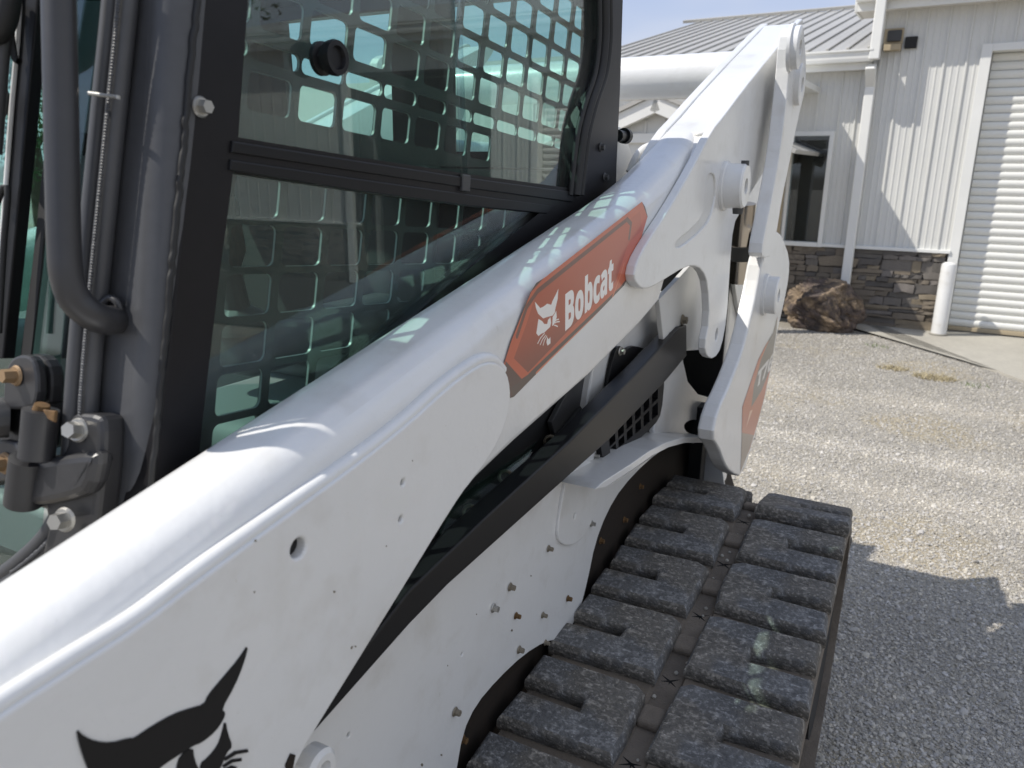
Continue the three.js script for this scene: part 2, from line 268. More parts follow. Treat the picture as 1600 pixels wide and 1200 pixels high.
// ------------------------------------------------------------------ workshop building
{
  const B = thing('workshop_building', 'white metal workshop with stone base, roller door and ribbed roof', 'building');
  const inv = new THREE.Matrix4().makeBasis(facade.U, V3(0, 1, 0), facade.N).setPosition(BO);
  B.applyMatrix4(inv); B.updateMatrixWorld();
  const CAP = 0.90, wu0 = fc(1236, 300).x - 0.02, wu1 = fc(1283, 300).x + 0.03, wv0 = 0.86, wv1 = 2.07;
  // ribbed siding, one panel per rib spacing
  const DU0 = fc(1511, 300).x, DU1 = DU0 + 3.05, DV1 = 2.87;
  const OB0 = 4.7, OB1 = 6.75, END = 9.4;                         // extent of an added dark bay farther along
  const wall = mesh('wall', [box(-9, DU0, 0, 2.95, -0.5, -0.30, 0), box(DU0, DU1, DV1 + 0.03, 3.4, -0.5, -0.30, 0), box(DU1, OB0, 0, 3.4, -0.5, -0.30, 0), box(OB1, END, 0, 3.4, -0.5, -0.30, 0), box(OB0, OB1, 2.9, 3.4, -0.5, -0.30, 0), box(-0.1, DU0, 2.96, 3.6, -0.32, -0.06, 0), box(-9, -8.9, 0, 3, -6, -0.5, 0), box(END - 0.1, END, 0, 3.4, -6, -0.5, 0), box(-9, END, 0, 4, -6.1, -6, 0)], M.siding, B);
  mesh('added_dark_bay', [box(OB0, OB1, 0.0, 2.9, -2.6, -2.5, 0), box(OB0 - 0.05, OB0, 0, 2.9, -2.5, -0.02, 0), box(OB1, OB1 + 0.05, 0, 2.9, -2.5, -0.02, 0), box(OB0, OB1, 2.9, 2.95, -2.5, -0.02, 0)], M.dark, B);  // near-black recess added to darken what the cab glass mirrors
  const PW = 0.2, prof = (h) => { const s = new THREE.Shape([[0, -0.004], [0, 0.013], [0.006, 0.016], [0.018, 0.016], [0.028, 0], [0.075, 0], [0.082, 0.005], [0.092, 0.005], [0.099, 0], [0.135, 0], [0.142, 0.005], [0.152, 0.005], [0.159, 0], [PW, 0], [PW, -0.004]].map(([x, y]) => new THREE.Vector2(x, -y))); const g = new THREE.ExtrudeGeometry(s, { depth: h, bevelEnabled: false }); g.rotateX(-Math.PI / 2); return boxUV(g); };
  const gs = {}, panel = (u, v0, v1) => { const h = +(v1 - v0).toFixed(3); const m = share('siding_panel', gs[h] ??= prof(h), M.siding, wall); m.position.set(u, v0, 0); };
  const run = (a, b, v0, v1) => { const n = Math.round((b - a) / PW), k = (b - a) / n / PW; for (let i = 0; i < n; i++) { panel(a + i * PW * k, v0, v1); wall.children[wall.children.length - 1].scale.x = k; } };
  run(-4.2, wu0 - 0.05, CAP, 2.86); run(wu0 - 0.05, wu1 + 0.05, wv1 + 0.05, 2.86); run(wu1 + 0.05, -0.02, CAP, 2.86);
  for (let u = -0.02; u < DU0 - 0.1; u += PW) panel(u, CAP, 3.36);
  for (let u = DU0 - 0.02; u < DU1; u += PW) panel(u, DV1 + 0.05, 3.36);
  for (let u = DU1 + 0.06; u < END - 0.1; u += PW) panel(u, u > OB0 - 0.2 && u < OB1 ? 2.95 : CAP, 3.36);
  mesh('wall_cap', [box(-9, wu0 - 0.05, CAP - 0.035, CAP, -0.28, 0.045, 0.004), box(wu1 + 0.045, DU0 - 0.06, CAP - 0.035, CAP, -0.28, 0.047, 0.004), box(DU1 + 0.06, OB0 - 0.05, CAP - 0.035, CAP, -0.28, 0.045, 0.004), box(OB1 + 0.05, END, CAP - 0.035, CAP, -0.28, 0.045, 0.004)], M.trim, B);
  // stone base
  const base = mesh('stone_base', box(-9, DU0 - 0.09, 0, CAP - 0.04, -0.3, -0.02, 0), stoneMats[6], B); mesh('stone_base', box(DU1 + 0.1, OB0 - 0.05, 0, CAP - 0.04, -0.3, -0.02, 0), stoneMats[6], B); mesh('stone_base', box(OB1 + 0.05, END, 0, CAP - 0.04, -0.3, -0.02, 0), stoneMats[6], B);
  const sg = [...Array(5)].map(() => { const g = new THREE.BoxGeometry(1, 1, 1, 2, 1, 1), p = g.attributes.position, mv = new Map(); for (let i = 0; i < p.count; i++) { const k = [p.getX(i), p.getY(i), p.getZ(i)].join(); const d = mv.get(k) ?? mv.set(k, [rr(-0.07, 0.07), rr(-0.16, 0.14), rr(-0.3, 0.3)]).get(k); p.setXYZ(i, p.getX(i) + d[0], p.getY(i) + d[1], p.getZ(i) + d[2]); } g.computeVertexNormals(); return boxUV(g); });
  const far = [];
  for (const [a, b] of [[-4.5, DU0 - 0.1], [DU1 + 0.12, OB0 - 0.05], [OB1 + 0.05, END]]) {
    let v = 0.01;
    while (v < CAP - 0.06) {
      const h = Math.min(rr(0.05, 0.125), CAP - 0.04 - v); let u = a + rr(-0.15, 0);
      while (u < b) {
        const w = Math.min(rr(0.10, 0.34) * (0.6 + h * 6), b - u); if (w < 0.03) break; const d = rr(0.03, 0.06);
        const cut = rnd() < 0.55 && h > 0.06 ? rr(0.35, 0.65) : 1;
        for (const [f0, f1] of cut < 1 ? [[0, cut], [cut, 1]] : [[0, 1]]) {
          const hh = h * (f1 - f0), y = v + h * f0, d = rr(0.025, 0.065), gi = sg[Math.floor(rnd() * 5)];
          for (const [a0, a1] of w > 0.16 && rnd() < 0.4 ? [[0, 0.45], [0.45, 1]] : [[0, 1]]) {
            const ww = w * (a1 - a0), x = u + w * a0;
            if (x > -0.6 && x < 1.1) { const m = share('stone', gi, stoneMats[Math.floor(rnd() * 7)], base); m.position.set(x + ww / 2, y + hh / 2, -0.02 + d / 2); m.scale.set(ww - 0.004, hh - 0.003, d); m.rotation.z = rr(-0.03, 0.03); } else far.push(gi.clone().scale(ww - 0.006, hh - 0.004, d).translate(x + ww / 2, y + hh / 2, -0.02 + d / 2));
          }
        }
        u += w;
      }
      v += h;
    }
  }
  mesh('stone_courses', far, stoneMats[0], base).userData.kind = 'stuff';
  // window
  const fr = mesh('window', [box(wu0 - 0.05, wu0, wv0, wv1 + 0.05, -0.06, 0.05), box(wu1, wu1 + 0.05, wv0, wv1 + 0.05, -0.06, 0.05), box(wu0, wu1, wv1, wv1 + 0.05, -0.06, 0.048), box(wu0, wu1, wv0, wv0 + 0.05, -0.06, 0.055)], M.trim, B);
  mesh('pane', box(wu0 - 0.005, wu1 + 0.005, wv0 + 0.045, wv1 + 0.005, -0.002, 0, 0), M.clear, fr).geometry.translate(0, 0, 0.0);
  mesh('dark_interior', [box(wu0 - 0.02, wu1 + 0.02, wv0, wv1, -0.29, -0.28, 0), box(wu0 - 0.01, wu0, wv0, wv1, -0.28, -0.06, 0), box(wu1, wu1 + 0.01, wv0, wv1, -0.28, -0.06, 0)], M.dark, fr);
  // roller door, every slat its own
  const door = mesh('roller_door', box(DU0 + 0.02, DU1 - 0.02, 0.05, DV1, -0.20, -0.17, 0), M.roller, B);
  const SH = 0.0815; const sl = new THREE.Shape(); sl.moveTo(0, 0); sl.lineTo(0.004, 0.004); sl.quadraticCurveTo(0.032, 0.04, 0.012, 0.074); sl.lineTo(0.0, 0.078); sl.lineTo(-0.006, 0.078); sl.lineTo(-0.006, 0); sl.closePath();
  const slg = new THREE.ExtrudeGeometry(sl, { depth: DU1 - DU0 - 0.06, bevelEnabled: false, curveSegments: 6 }); slg.applyMatrix4(new THREE.Matrix4().makeBasis(V3(0, 0, 1), V3(0, 1, 0), V3(-1, 0, 0))); const slat = boxUV(slg);
  for (let k = 0; k < 34; k++) { const m = share('slat', slat, M.roller, door); m.position.set(DU1 - 0.03, 0.08 + k * SH, -0.155); }
  mesh('bottom_rail', box(DU0 + 0.03, DU1 - 0.03, 0.035, 0.078, -0.17, -0.13), M.tan, door);
  mesh('door_frame', [box(DU0 - 0.075, DU0 + 0.02, 0.03, DV1 + 0.05, -0.2, 0.03), box(DU1 - 0.02, DU1 + 0.075, 0.03, DV1 + 0.05, -0.2, 0.03), box(DU0 + 0.02, DU1 - 0.02, DV1 - 0.02, DV1 + 0.05, -0.2, 0.028)], M.trim, B);
  // second door and posts farther along, seen only as a reflection
    mesh('downspout', box(6.85, 6.97, 0, 3.3, 0.05, 0.13, 0.012), M.trim, B);
  // eaves and gutters
  const gut = (a, b, v, w) => { const s = new THREE.Shape([[0, 0], [0.09, 0], [0.10, 0.03], [0.105, 0.085], [0.125, 0.10], [0.125, 0.115], [0, 0.115]].map(([x, y]) => new THREE.Vector2(x, y))); const g = new THREE.ExtrudeGeometry(s, { depth: b - a, bevelEnabled: false }); g.applyMatrix4(new THREE.Matrix4().makeBasis(V3(0, 0, 1), V3(0, 1, 0), V3(-1, 0, 0))); return g.translate(b, v, w); };
  mesh('gutter', gut(-4.3, -0.05, 2.79, 0.19), M.trim, B); mesh('gutter', gut(-0.27, END, 3.36, 0.21), M.trim, B);
  mesh('fascia', [box(-4.3, -0.07, 2.72, 2.90, 0.16, 0.188, 0), box(-0.27, END, 3.28, 3.47, 0.18, 0.208, 0), box(-0.29, -0.27, 3.28, 3.52, -0.3, 0.21, 0)], M.trim, B);
  mesh('soffit', [box(-4.3, -0.08, 2.73, 2.745, -0.3, 0.16, 0), box(-0.268, END, 3.29, 3.305, -0.3, 0.18, 0)], M.soffit, B);
  // downspout with its elbows
  const ds = hit(1372, 60, shiftPlane(facade, 0.1)), dl = (px, py, w) => { const q = uvOn(facade, hit(px, py, shiftPlane(facade, w))); return [q.x, q.y]; };
  const [x0] = dl(1371, 60, 0.27), [x1] = dl(1363, 110, 0.10), [x2] = dl(1322, 435, 0.10);
  mesh('downspout', [box(x0 - 0.055, x0 + 0.045, 2.80, 3.38, 0.23, 0.31, 0.012), box(x1 - 0.05, x1 + 0.05, 0.28, 2.56, 0.05, 0.13, 0.012), (() => { const g = box(-0.05, 0.05, -0.04, 0.04, -0.04, 0.22, 0.012); g.rotateX(-0.85); return g.translate(x1, 2.58, 0.10); })()], M.trim, B);
  // roof of the left bay, panel by panel, up to the ridge
  const eav = local(0, 2.9, 0.27), pitchR = rad(14), rn = facade.N.clone().multiplyScalar(Math.sin(pitchR)).setY(Math.cos(pitchR)), rp = plane(eav, rn, facade.U);
  const rh = (px, py) => uvOn(rp, hit(px, py, rp)), rA = rh(1340, 18), rB = rh(1040, 38), rC = 0;
  const ridge = (rA.y + rB.y) / 2;
  const roof = new THREE.Group(); roof.name = 'roof'; B.add(roof);
  const toLocal = inv.clone().invert().multiply(new THREE.Matrix4().makeBasis(rp.U, rp.V, rp.N).setPosition(rp.P0));
  for (let u = -0.2; u > -3.95; u -= 0.2) { const l = ridge; const s = [[0, 0, 0.2, l, 0, 0.012], [0.085, -0.01, 0.115, l, 0.012, 0.034]]; mesh('roof_panel', s.map(([a, b, c, d, e, f]) => box(u + a, u + c - 0.002, b, d, e, f, e ? 0.006 : 0).applyMatrix4(toLocal)), M.roofMetal, roof); }
  mesh('ridge_cap', box(-4.02, 0.6, ridge - 0.06, ridge + 0.08, 0.02, 0.07).applyMatrix4(toLocal), M.roofMetal, roof);
  mesh('main_roof', (() => { const g = box(-0.29, END + 0.2, -0.0, 3.5, 0, 0.03, 0); g.rotateX(-Math.PI / 2 + rad(15)); return g.translate(0, 3.47, 0.31); })(), M.roofMetal, B);
  // gabled porch at the left
  const W = 1.2, pp = shiftPlane(facade, W), pc = (px, py) => uvOn(pp, hit(px, py, pp)), pk = pc(1027, 150), le = pc(930, 196), re = pc(1092, 178);
  const slopeP = (pk.y - le.y) / (pk.x - le.x), half = -0.62 - pk.x, rk = (s) => { const g = box(0, Math.hypot(half, half * slopeP), -0.16, 0, -0.03, 0.05, 0.004); g.rotateZ(Math.atan(slopeP)); if (s > 0) return mirror(g.translate(-half, -half * slopeP, 0)).translate(pk.x, pk.y, W); return g.translate(pk.x - half, pk.y - half * slopeP, W); };
  const porch = new THREE.Group(); porch.name = 'porch'; B.add(porch);
  mesh('rake_board', rk(-1), M.trim, porch); mesh('rake_board', rk(1), M.trim, porch);
  const tri = new THREE.Shape([[pk.x - half, pk.y - half * slopeP - 0.1], [pk.x + half, pk.y - half * slopeP - 0.1], [pk.x, pk.y - 0.12]].map((q) => new THREE.Vector2(...q)));
  const bot = pc(1000, 208).y;
  mesh('gable_wall', [new THREE.ExtrudeGeometry(tri, { depth: 0.05, bevelEnabled: false }).translate(0, 0, W - 0.14)], M.siding, porch);
  for (let k = -9; k < 9; k++) { const u = pk.x + k * 0.21 + 0.05, h = pk.y - Math.abs(u - pk.x) * slopeP - 0.17 - bot; if (h > 0.03) mesh('siding_rib', box(u, u + 0.03, bot, bot + h, W - 0.092, W - 0.075, 0.005), M.siding, porch); }
  mesh('beam', box(pk.x - half, pk.x + half, bot - 0.10, bot, W - 0.2, W - 0.05), M.trim, porch);
  mesh('roof_slab', [-1, 1].map((s) => { const g = box(0, Math.hypot(half, half * slopeP) + 0.1, 0, 0.04, -2.4, 0.08, 0); g.rotateZ(Math.atan(slopeP)); g.translate(-half - 0.1, -half * slopeP - 0.1 * slopeP, 0); return (s < 0 ? g : mirror(g)).translate(pk.x, pk.y + 0.004, W); }), M.roofMetal, porch);
  mesh('tan_panel', box(pk.x - half + 0.2, pk.x + half - 0.2, 0.1, bot - 0.1, W - 1.2, W - 1.15), M.tan, porch);
  for (const s of [-1, 1]) mesh('porch_post', box(pk.x + s * (half - 0.2) - 0.07, pk.x + s * (half - 0.2) + 0.07, 0, bot - 0.1, W - 0.2, W - 0.06), M.trim, porch);
  mesh('added_shadow_slab', box(-1.3, -0.58, 2.52, 2.58, 0, 0.9), M.trim, B);  // unseen slab added to cast the slanting shadow on the wall
  // wall light and dark vent under the eave
  const l1 = fc(1397, 60), l2 = fc(1424, 67);
  const lamp = mesh('wall_light', [box(l1.x - 0.09, l1.x + 0.09, l1.y - 0.06, l1.y + 0.09, 0.0, 0.05), box(l1.x - 0.075, l1.x + 0.085, l1.y - 0.13, l1.y - 0.07, 0.02, 0.12)], M.tan, B);
  mesh('lens', box(l1.x - 0.06, l1.x + 0.075, l1.y - 0.04, l1.y + 0.07, 0.05, 0.075, 0.01), M.plastic, lamp);
  mesh('vent_cover', box(l2.x - 0.055, l2.x + 0.055, l2.y - 0.055, l2.y + 0.055, 0.0, 0.05), M.dark, B);
}

// ------------------------------------------------------------------ bollard, boulder, weeds, trees
{
  const b = hit(1466, 522, planeY(0.03)), t = thing('bollard', 'white round steel bollard standing beside the roller door', 'bollard'); t.position.copy(b);
  mesh('post', lathe([[0, 0], [0.075, 0], [0.075, 0.72], [0.068, 0.745], [0.045, 0.762], [0, 0.768]], V3(0, 0, 0), V3(0, 1, 0), 32), M.white, t);
  mesh('base_ring', lathe([[0.09, 0], [0.09, 0.012], [0.076, 0.014]], V3(0, 0, 0), V3(0, 1, 0)), M.concrete, t);
}
{
  const c = hit(1276, 521, planeY(0)), g0 = new THREE.IcosahedronGeometry(1, 40); g0.deleteAttribute('normal'); g0.deleteAttribute('uv');
  const g = mergeVertices(g0, 1e-4), p = g.attributes.position, q = V3();
  const n3 = (x, y, z, s) => (vnoise(x + 50, y + 50, 1000, s) + vnoise(y + 50, z + 50, 1000, s + 1) + vnoise(z + 50, x + 50, 1000, s + 2)) / 3;
  const cuts = [...Array(22)].map(() => [V3(rr(-1, 1), rr(-0.6, 1), rr(-1, 1)).normalize(), rr(0.72, 1.0)]);
  for (let i = 0; i < p.count; i++) {
    q.fromBufferAttribute(p, i); const d = q.clone();
    let k = 9; for (const [n, h] of cuts) { const m = n.dot(d); if (m > 0.05) k = Math.min(k, h / m); } k = Math.min(k, 1.25);
    let a = 0.30, f = 2.2; for (let o = 0; o < 6; o++) { k += a * (n3(d.x * f + d.y * f * 0.5, d.y * f * 0.6, d.z * f, 3 + 7 * o) - 0.5); a *= 0.62; f *= 2.1; }
    k -= 0.10 * Math.pow(1 - Math.abs(n3(d.x * 5 + d.y * 4, d.y * 3 - d.x * 2, d.z * 5, 77) - 0.5) * 2, 9);
    q.multiplyScalar(k); q.x = Math.sign(q.x) * Math.pow(Math.abs(q.x), 0.8); q.y = Math.sign(q.y) * Math.pow(Math.abs(q.y), 0.8); p.setXYZ(i, q.x * 0.45, Math.max(q.y * 0.33 + 0.26, -0.02), q.z * 0.34);
  }
  g.computeVertexNormals(); g.translate(c.x, 0, c.z - 0.28);
  tag(mesh('boulder', g, M.rock), 'large rugged brown boulder at the foot of the stone wall', 'boulder');
}
function tuft(px, py, n, h, mat, label) {
  const c = hit(px, py, planeY(0)), gs = [];
  for (let i = 0; i < n; i++) { const a = rr(0, 6.28), r = Math.sqrt(rnd()) * h * 2.2, l = h * rr(0.5, 1.2), x = c.x + r * Math.cos(a), z = c.z + r * Math.sin(a) * 0.6, b = rr(0, 6.28), g = new THREE.BufferGeometry(); const dx = Math.cos(b) * 0.004, dz = Math.sin(b) * 0.004, ox = rr(-0.7, 0.7) * l, oz = rr(-0.7, 0.7) * l; g.setAttribute('position', new THREE.Float32BufferAttribute([x - dx, 0, z - dz, x + dx, 0, z + dz, x + ox, l * 0.6, z + oz], 3)); g.computeVertexNormals(); g.setAttribute('uv', new THREE.Float32BufferAttribute([0, 0, 1, 0, 0, 1], 2)); gs.push(g); }
  tag(mesh('weed_tuft', gs, mat), label, 'weeds', null);
}
tuft(1460, 592, 420, 0.075, M.straw, 'wide dry straw coloured tuft in the gravel before the concrete apron');
tuft(1395, 577, 240, 0.06, M.straw, 'smaller dry straw tuft nearer the boulder');
tuft(1372, 542, 40, 0.05, M.weed, 'small green weed in the gravel below the boulder');
tuft(1525, 604, 30, 0.06, M.weed, 'small green weed at the near edge of the dry straw');
function tree(x, z, h, w, label) {
  const t = thing('tree', label, 'tree', 'trees beyond the yard'); t.position.set(x, 0, z);
  mesh('trunk', [lathe([[0.22, 0], [0.16, h * 0.3], [0.08, h * 0.7], [0.02, h * 0.9]], V3(0, 0, 0), V3(0, 1, 0), 10), ...[...Array(6)].map((_, i) => cyl(V3(0, h * (0.3 + 0.08 * i), 0), V3(Math.cos(i * 2.1) * w * 0.5, h * (0.45 + 0.09 * i), Math.sin(i * 2.1) * w * 0.5), 0.06, 0.02, 6))], M.bark, t);
  const pos = [], cl = [...Array(22)].map(() => { const a = rr(0, 6.28), y = rr(0.3, 0.95), r = w * Math.sqrt(rnd()) * (1.15 - Math.abs(y - 0.55)); return [Math.cos(a) * r, y * h, Math.sin(a) * r, rr(0.5, 1.0) * w * 0.42]; });
  for (let i = 0; i < 9000; i++) { const c = cl[Math.floor(rnd() * 22)], q = V3(rr(-1, 1), rr(-1, 1), rr(-1, 1)); if (q.length() > 1) q.normalize(); q.multiplyScalar(c[3]); const s = 0.11, a = V3(rr(-1, 1), rr(-1, 1), rr(-1, 1)).multiplyScalar(s), b = V3(rr(-1, 1), rr(-1, 1), rr(-1, 1)).multiplyScalar(s); q.add(V3(c[0], c[1], c[2])); pos.push(q.x, q.y, q.z, q.x + a.x, q.y + a.y, q.z + a.z, q.x + b.x, q.y + b.y, q.z + b.z); }
  const g = new THREE.BufferGeometry(); g.setAttribute('position', new THREE.Float32BufferAttribute(pos, 3)); g.computeVertexNormals(); mesh('crown', g, M.leaf, t);
}
tree(-17, -11, 6.5, 2.8, 'leafy green tree seen through the middle of the cab glass');
tree(13, -10, 5.5, 2.6, 'leafy green tree mirrored in the cab glass past the far end of the workshop');
tree(-21, -4.5, 6.0, 3.0, 'leafy green tree seen beyond the cab front');

// ------------------------------------------------------------------ the track loader
const L = thing('track_loader', 'white compact track loader with black cab, orange decal and rubber tracks', 'track loader');
const part = (n, g, m, p = L, k) => mesh(n, g, m, p, k);

// ---- lift arm: a rounded tube rising to the rear
const yTop = (z) => 1.327 - 0.215 * z + 0.22 * Math.max(0, -z - 1.25) ** 2;
const lowPts = [[560, 1040], [640, 905], [720, 775], [800, 697], [920, 590], [1000, 508], [1040, 460]].map(([x, y]) => hx(x, y, 0.593));
function yLow(z) { if (z > lowPts[0].z) return yTop(z) - 0.24; for (let i = 1; i < lowPts.length; i++) if (z > lowPts[i].z) { const a = lowPts[i - 1], b = lowPts[i]; return a.y + (b.y - a.y) * (z - a.z) / (b.z - a.z); } const b = lowPts[lowPts.length - 1]; return Math.max(b.y, yTop(z) - 0.19); }
function armTube() {
  const X0 = 0.485, X1 = 0.593, R = 0.042, pos = [], idx = [], st = []; for (let z = 0.6; z > -1.745; z -= 0.05) st.push(z);
  const sec = (z) => { const t = yTop(z), b = yLow(z), o = []; const arc = (cx, cy, a0) => { for (let k = 0; k <= 8; k++) { const a = a0 - k / 8 * Math.PI / 2; o.push([cx + R * Math.cos(a), cy + R * Math.sin(a)]); } }; arc(X0 + R, t - R, Math.PI); arc(X1 - R, t - R, Math.PI / 2); const r = 0.012; for (const [cx, cy, a0] of [[X1 - r, b + r, 0], [X0 + r, b + r, -Math.PI / 2]]) for (let k = 0; k <= 4; k++) { const a = a0 - k / 4 * Math.PI / 2; o.push([cx + r * Math.cos(a), cy + r * Math.sin(a)]); } return o; };
  let n = 0; for (const z of st) { const s = sec(z); n = s.length; for (const [x, y] of s) pos.push(x, y, z); }
  for (let i = 0; i < st.length - 1; i++) for (let k = 0; k < n; k++) { const a = i * n + k, b = i * n + (k + 1) % n, c = a + n, d = b + n; idx.push(a, b, c, b, d, c); }
  for (let k = 1; k < n - 1; k++) { idx.push(0, k + 1, k); const o = (st.length - 1) * n; idx.push(o, o + k, o + k + 1); }
  const g = new THREE.BufferGeometry(); g.setAttribute('position', new THREE.Float32BufferAttribute(pos, 3)); g.setIndex(idx); return toCreasedNormals(g, 0.55);
}
const armG = armTube();
const arm = part('lift_arm', armG, M.white);
// front cover plate with its weld bead and holes
const pf = planeX(0.605), topEdge = [[-240, 1290], [-60, 1162], [0, 1120], [110, 1048], [215, 981], [330, 893], [437, 815], [560, 725], [640, 661], [700, 606], [735, 580], [760, 566], [780, 567], [793, 582]];
const plateOut = [...topEdge, [798, 605], [798, 632], [788, 672], [768, 712], [738, 752], [722, 772], [690, 822], [640, 904], [590, 985], [545, 1058], [505, 1122], [470, 1180], [420, 1290], [300, 1500], [-240, 1500]];
const hBig = hx(467, 857, 0.605), sm = hx(630, 754, 0.605), sm2 = hx(627, 811, 0.605);
const fp = part('front_plate', plate(plateOut, pf, 0.016, { sm: 1, bevel: 0.003, bseg: 3, holes: [circ(pf, hBig, 0.0088), circ(pf, sm, 0.0031), circ(pf, sm2, 0.0031)] }), M.white, arm);
part('hole_shade_disc', plate(ring(467, 857, 24, 30), planeX(0.5948), 0.004, { bevel: 0 }), M.dark, arm);  // near-black disc paints in the shade inside the large hole
{ const q = topEdge.map(([x, y]) => hx(x, y, 0.604)); part('weld_bead', tube(q.map((p) => p.clone().add(V3(-0.009, 0.002, 0))), 0.0075, 120, 12), M.white, arm); }
// tower at the rear of the arm
const px6 = planeX(0.612), towerOut = [[1253, 28], [1205, 86], [1158, 145], [1133, 179], [1112, 205], [1085, 258], [1045, 328], [1012, 378], [995, 410], [990, 436], [1002, 452], [1018, 450], [1045, 433], [1066, 420], [1083, 414], [1098, 421], [1107, 445], [1109, 500], [1101, 540], [1105, 557], [1116, 561], [1127, 545], [1136, 497], [1141, 413], [1146, 352], [1157, 332], [1174, 300], [1198, 262], [1214, 205], [1236, 100], [1256, 34]];
const slotPx = [[1104, 277], [1110, 270], [1117, 273], [1119, 290], [1118, 312], [1110, 342], [1096, 360], [1078, 376], [1060, 388], [1053, 383], [1060, 374], [1082, 357], [1096, 340], [1102, 318], [1104, 295]];
const eye = hx(1120, 523, 0.612);
const towerG = plate(towerOut, px6, 0.018, { sm: 1, bevel: 0.003, bseg: 3, holes: [outline(slotPx, px6, 1), circ(px6, eye, 0.016)] });
const tower = part('arm_tower', towerG, M.white);
part('slot_liner', plate([[1096, 265], [1124, 262], [1124, 330], [1100, 375], [1050, 395], [1046, 378], [1090, 345]], planeX(0.6075), 0.004), M.whiteMatt, tower);
const innerOut = [[1253, 31], [1205, 89], [1158, 148], [1133, 182], [1112, 208], [1085, 262], [1085, 300], [1140, 300], [1174, 280], [1198, 255], [1214, 205], [1236, 100], [1256, 38]];
const towerCoreG = (() => { const uv = outline(innerOut, px6, 0), c = uv.reduce((a, b) => a.add(b), new THREE.Vector2()).multiplyScalar(1 / uv.length); uv.forEach((p) => p.lerp(c, 0.045)); return ext(uv, planeX(0.6), 0.10, { bevel: 0.001 }); })();
part('tower_box', towerCoreG, M.white, tower);
const innerPlateG = ext(outline(innerOut, px6, 1), planeX(0.508), 0.022, { bevel: 0.003, bseg: 3 });
part('inner_plate', innerPlateG, M.white, tower);
part('weld_seam', tube([hx(1048, 206, 0.50), hx(1062, 212, 0.52), hx(1090, 211, 0.58), hx(1111, 207, 0.605)], 0.006, 20, 10), M.white, tower);
// pins and bosses
function boss(px, py, x0, len, r, mat, parent) { const c = hx(px, py, x0 + len); const b = part('pin_boss', lathe([[r * 1.12, 0], [r * 1.12, len * 0.3], [r, len * 0.34], [r, len * 0.93], [r * 0.92, len], [r * 0.36, len], [r * 0.34, len - 0.008], [0, len - 0.008]], V3(x0, c.y, c.z), V3(1, 0, 0)), M.white, parent); part('pin_face', lathe([[r * 0.33, 0], [r * 0.33, 0.003], [r * 0.2, 0.005], [0, 0.005]], V3(x0 + len - 0.009, c.y, c.z), V3(1, 0, 0)), M.zinc, b); return c; }
const bp = boss(1166, 291, 0.60, 0.062, 0.050, M.white, tower);
part('grease_fitting', [cyl(V3(0.655, bp.y + 0.045, bp.z), V3(0.655, bp.y + 0.056, bp.z), 0.009), cyl(V3(0.648, bp.y - 0.062, bp.z), V3(0.648, bp.y - 0.046, bp.z), 0.011, 0.013)], M.plastic, tower);
// rear link between tower top and frame
const linkG = plate([[1238, 62], [1243, 42], [1251, 40], [1257, 54], [1260, 100], [1258, 142], [1246, 190], [1233, 258], [1222, 310], [1212, 372], [1206, 400], [1192, 404], [1190, 392], [1199, 345], [1208, 300], [1217, 250], [1224, 200], [1233, 120]], planeX(0.672), 0.035, { sm: 1, bevel: 0.003 });
const link = part('lift_link', linkG, M.white);
boss(1251, 74, 0.668, 0.026, 0.052, M.white, link); boss(1254, 132, 0.666, 0.022, 0.054, M.white, link);
part('tower_brace', plate([[1160, 325], [1176, 262], [1196, 258], [1204, 272], [1202, 300], [1196, 330], [1190, 400], [1180, 386], [1174, 370], [1170, 345]], planeX(0.55), 0.012, { bevel: 0.002 }), M.white);
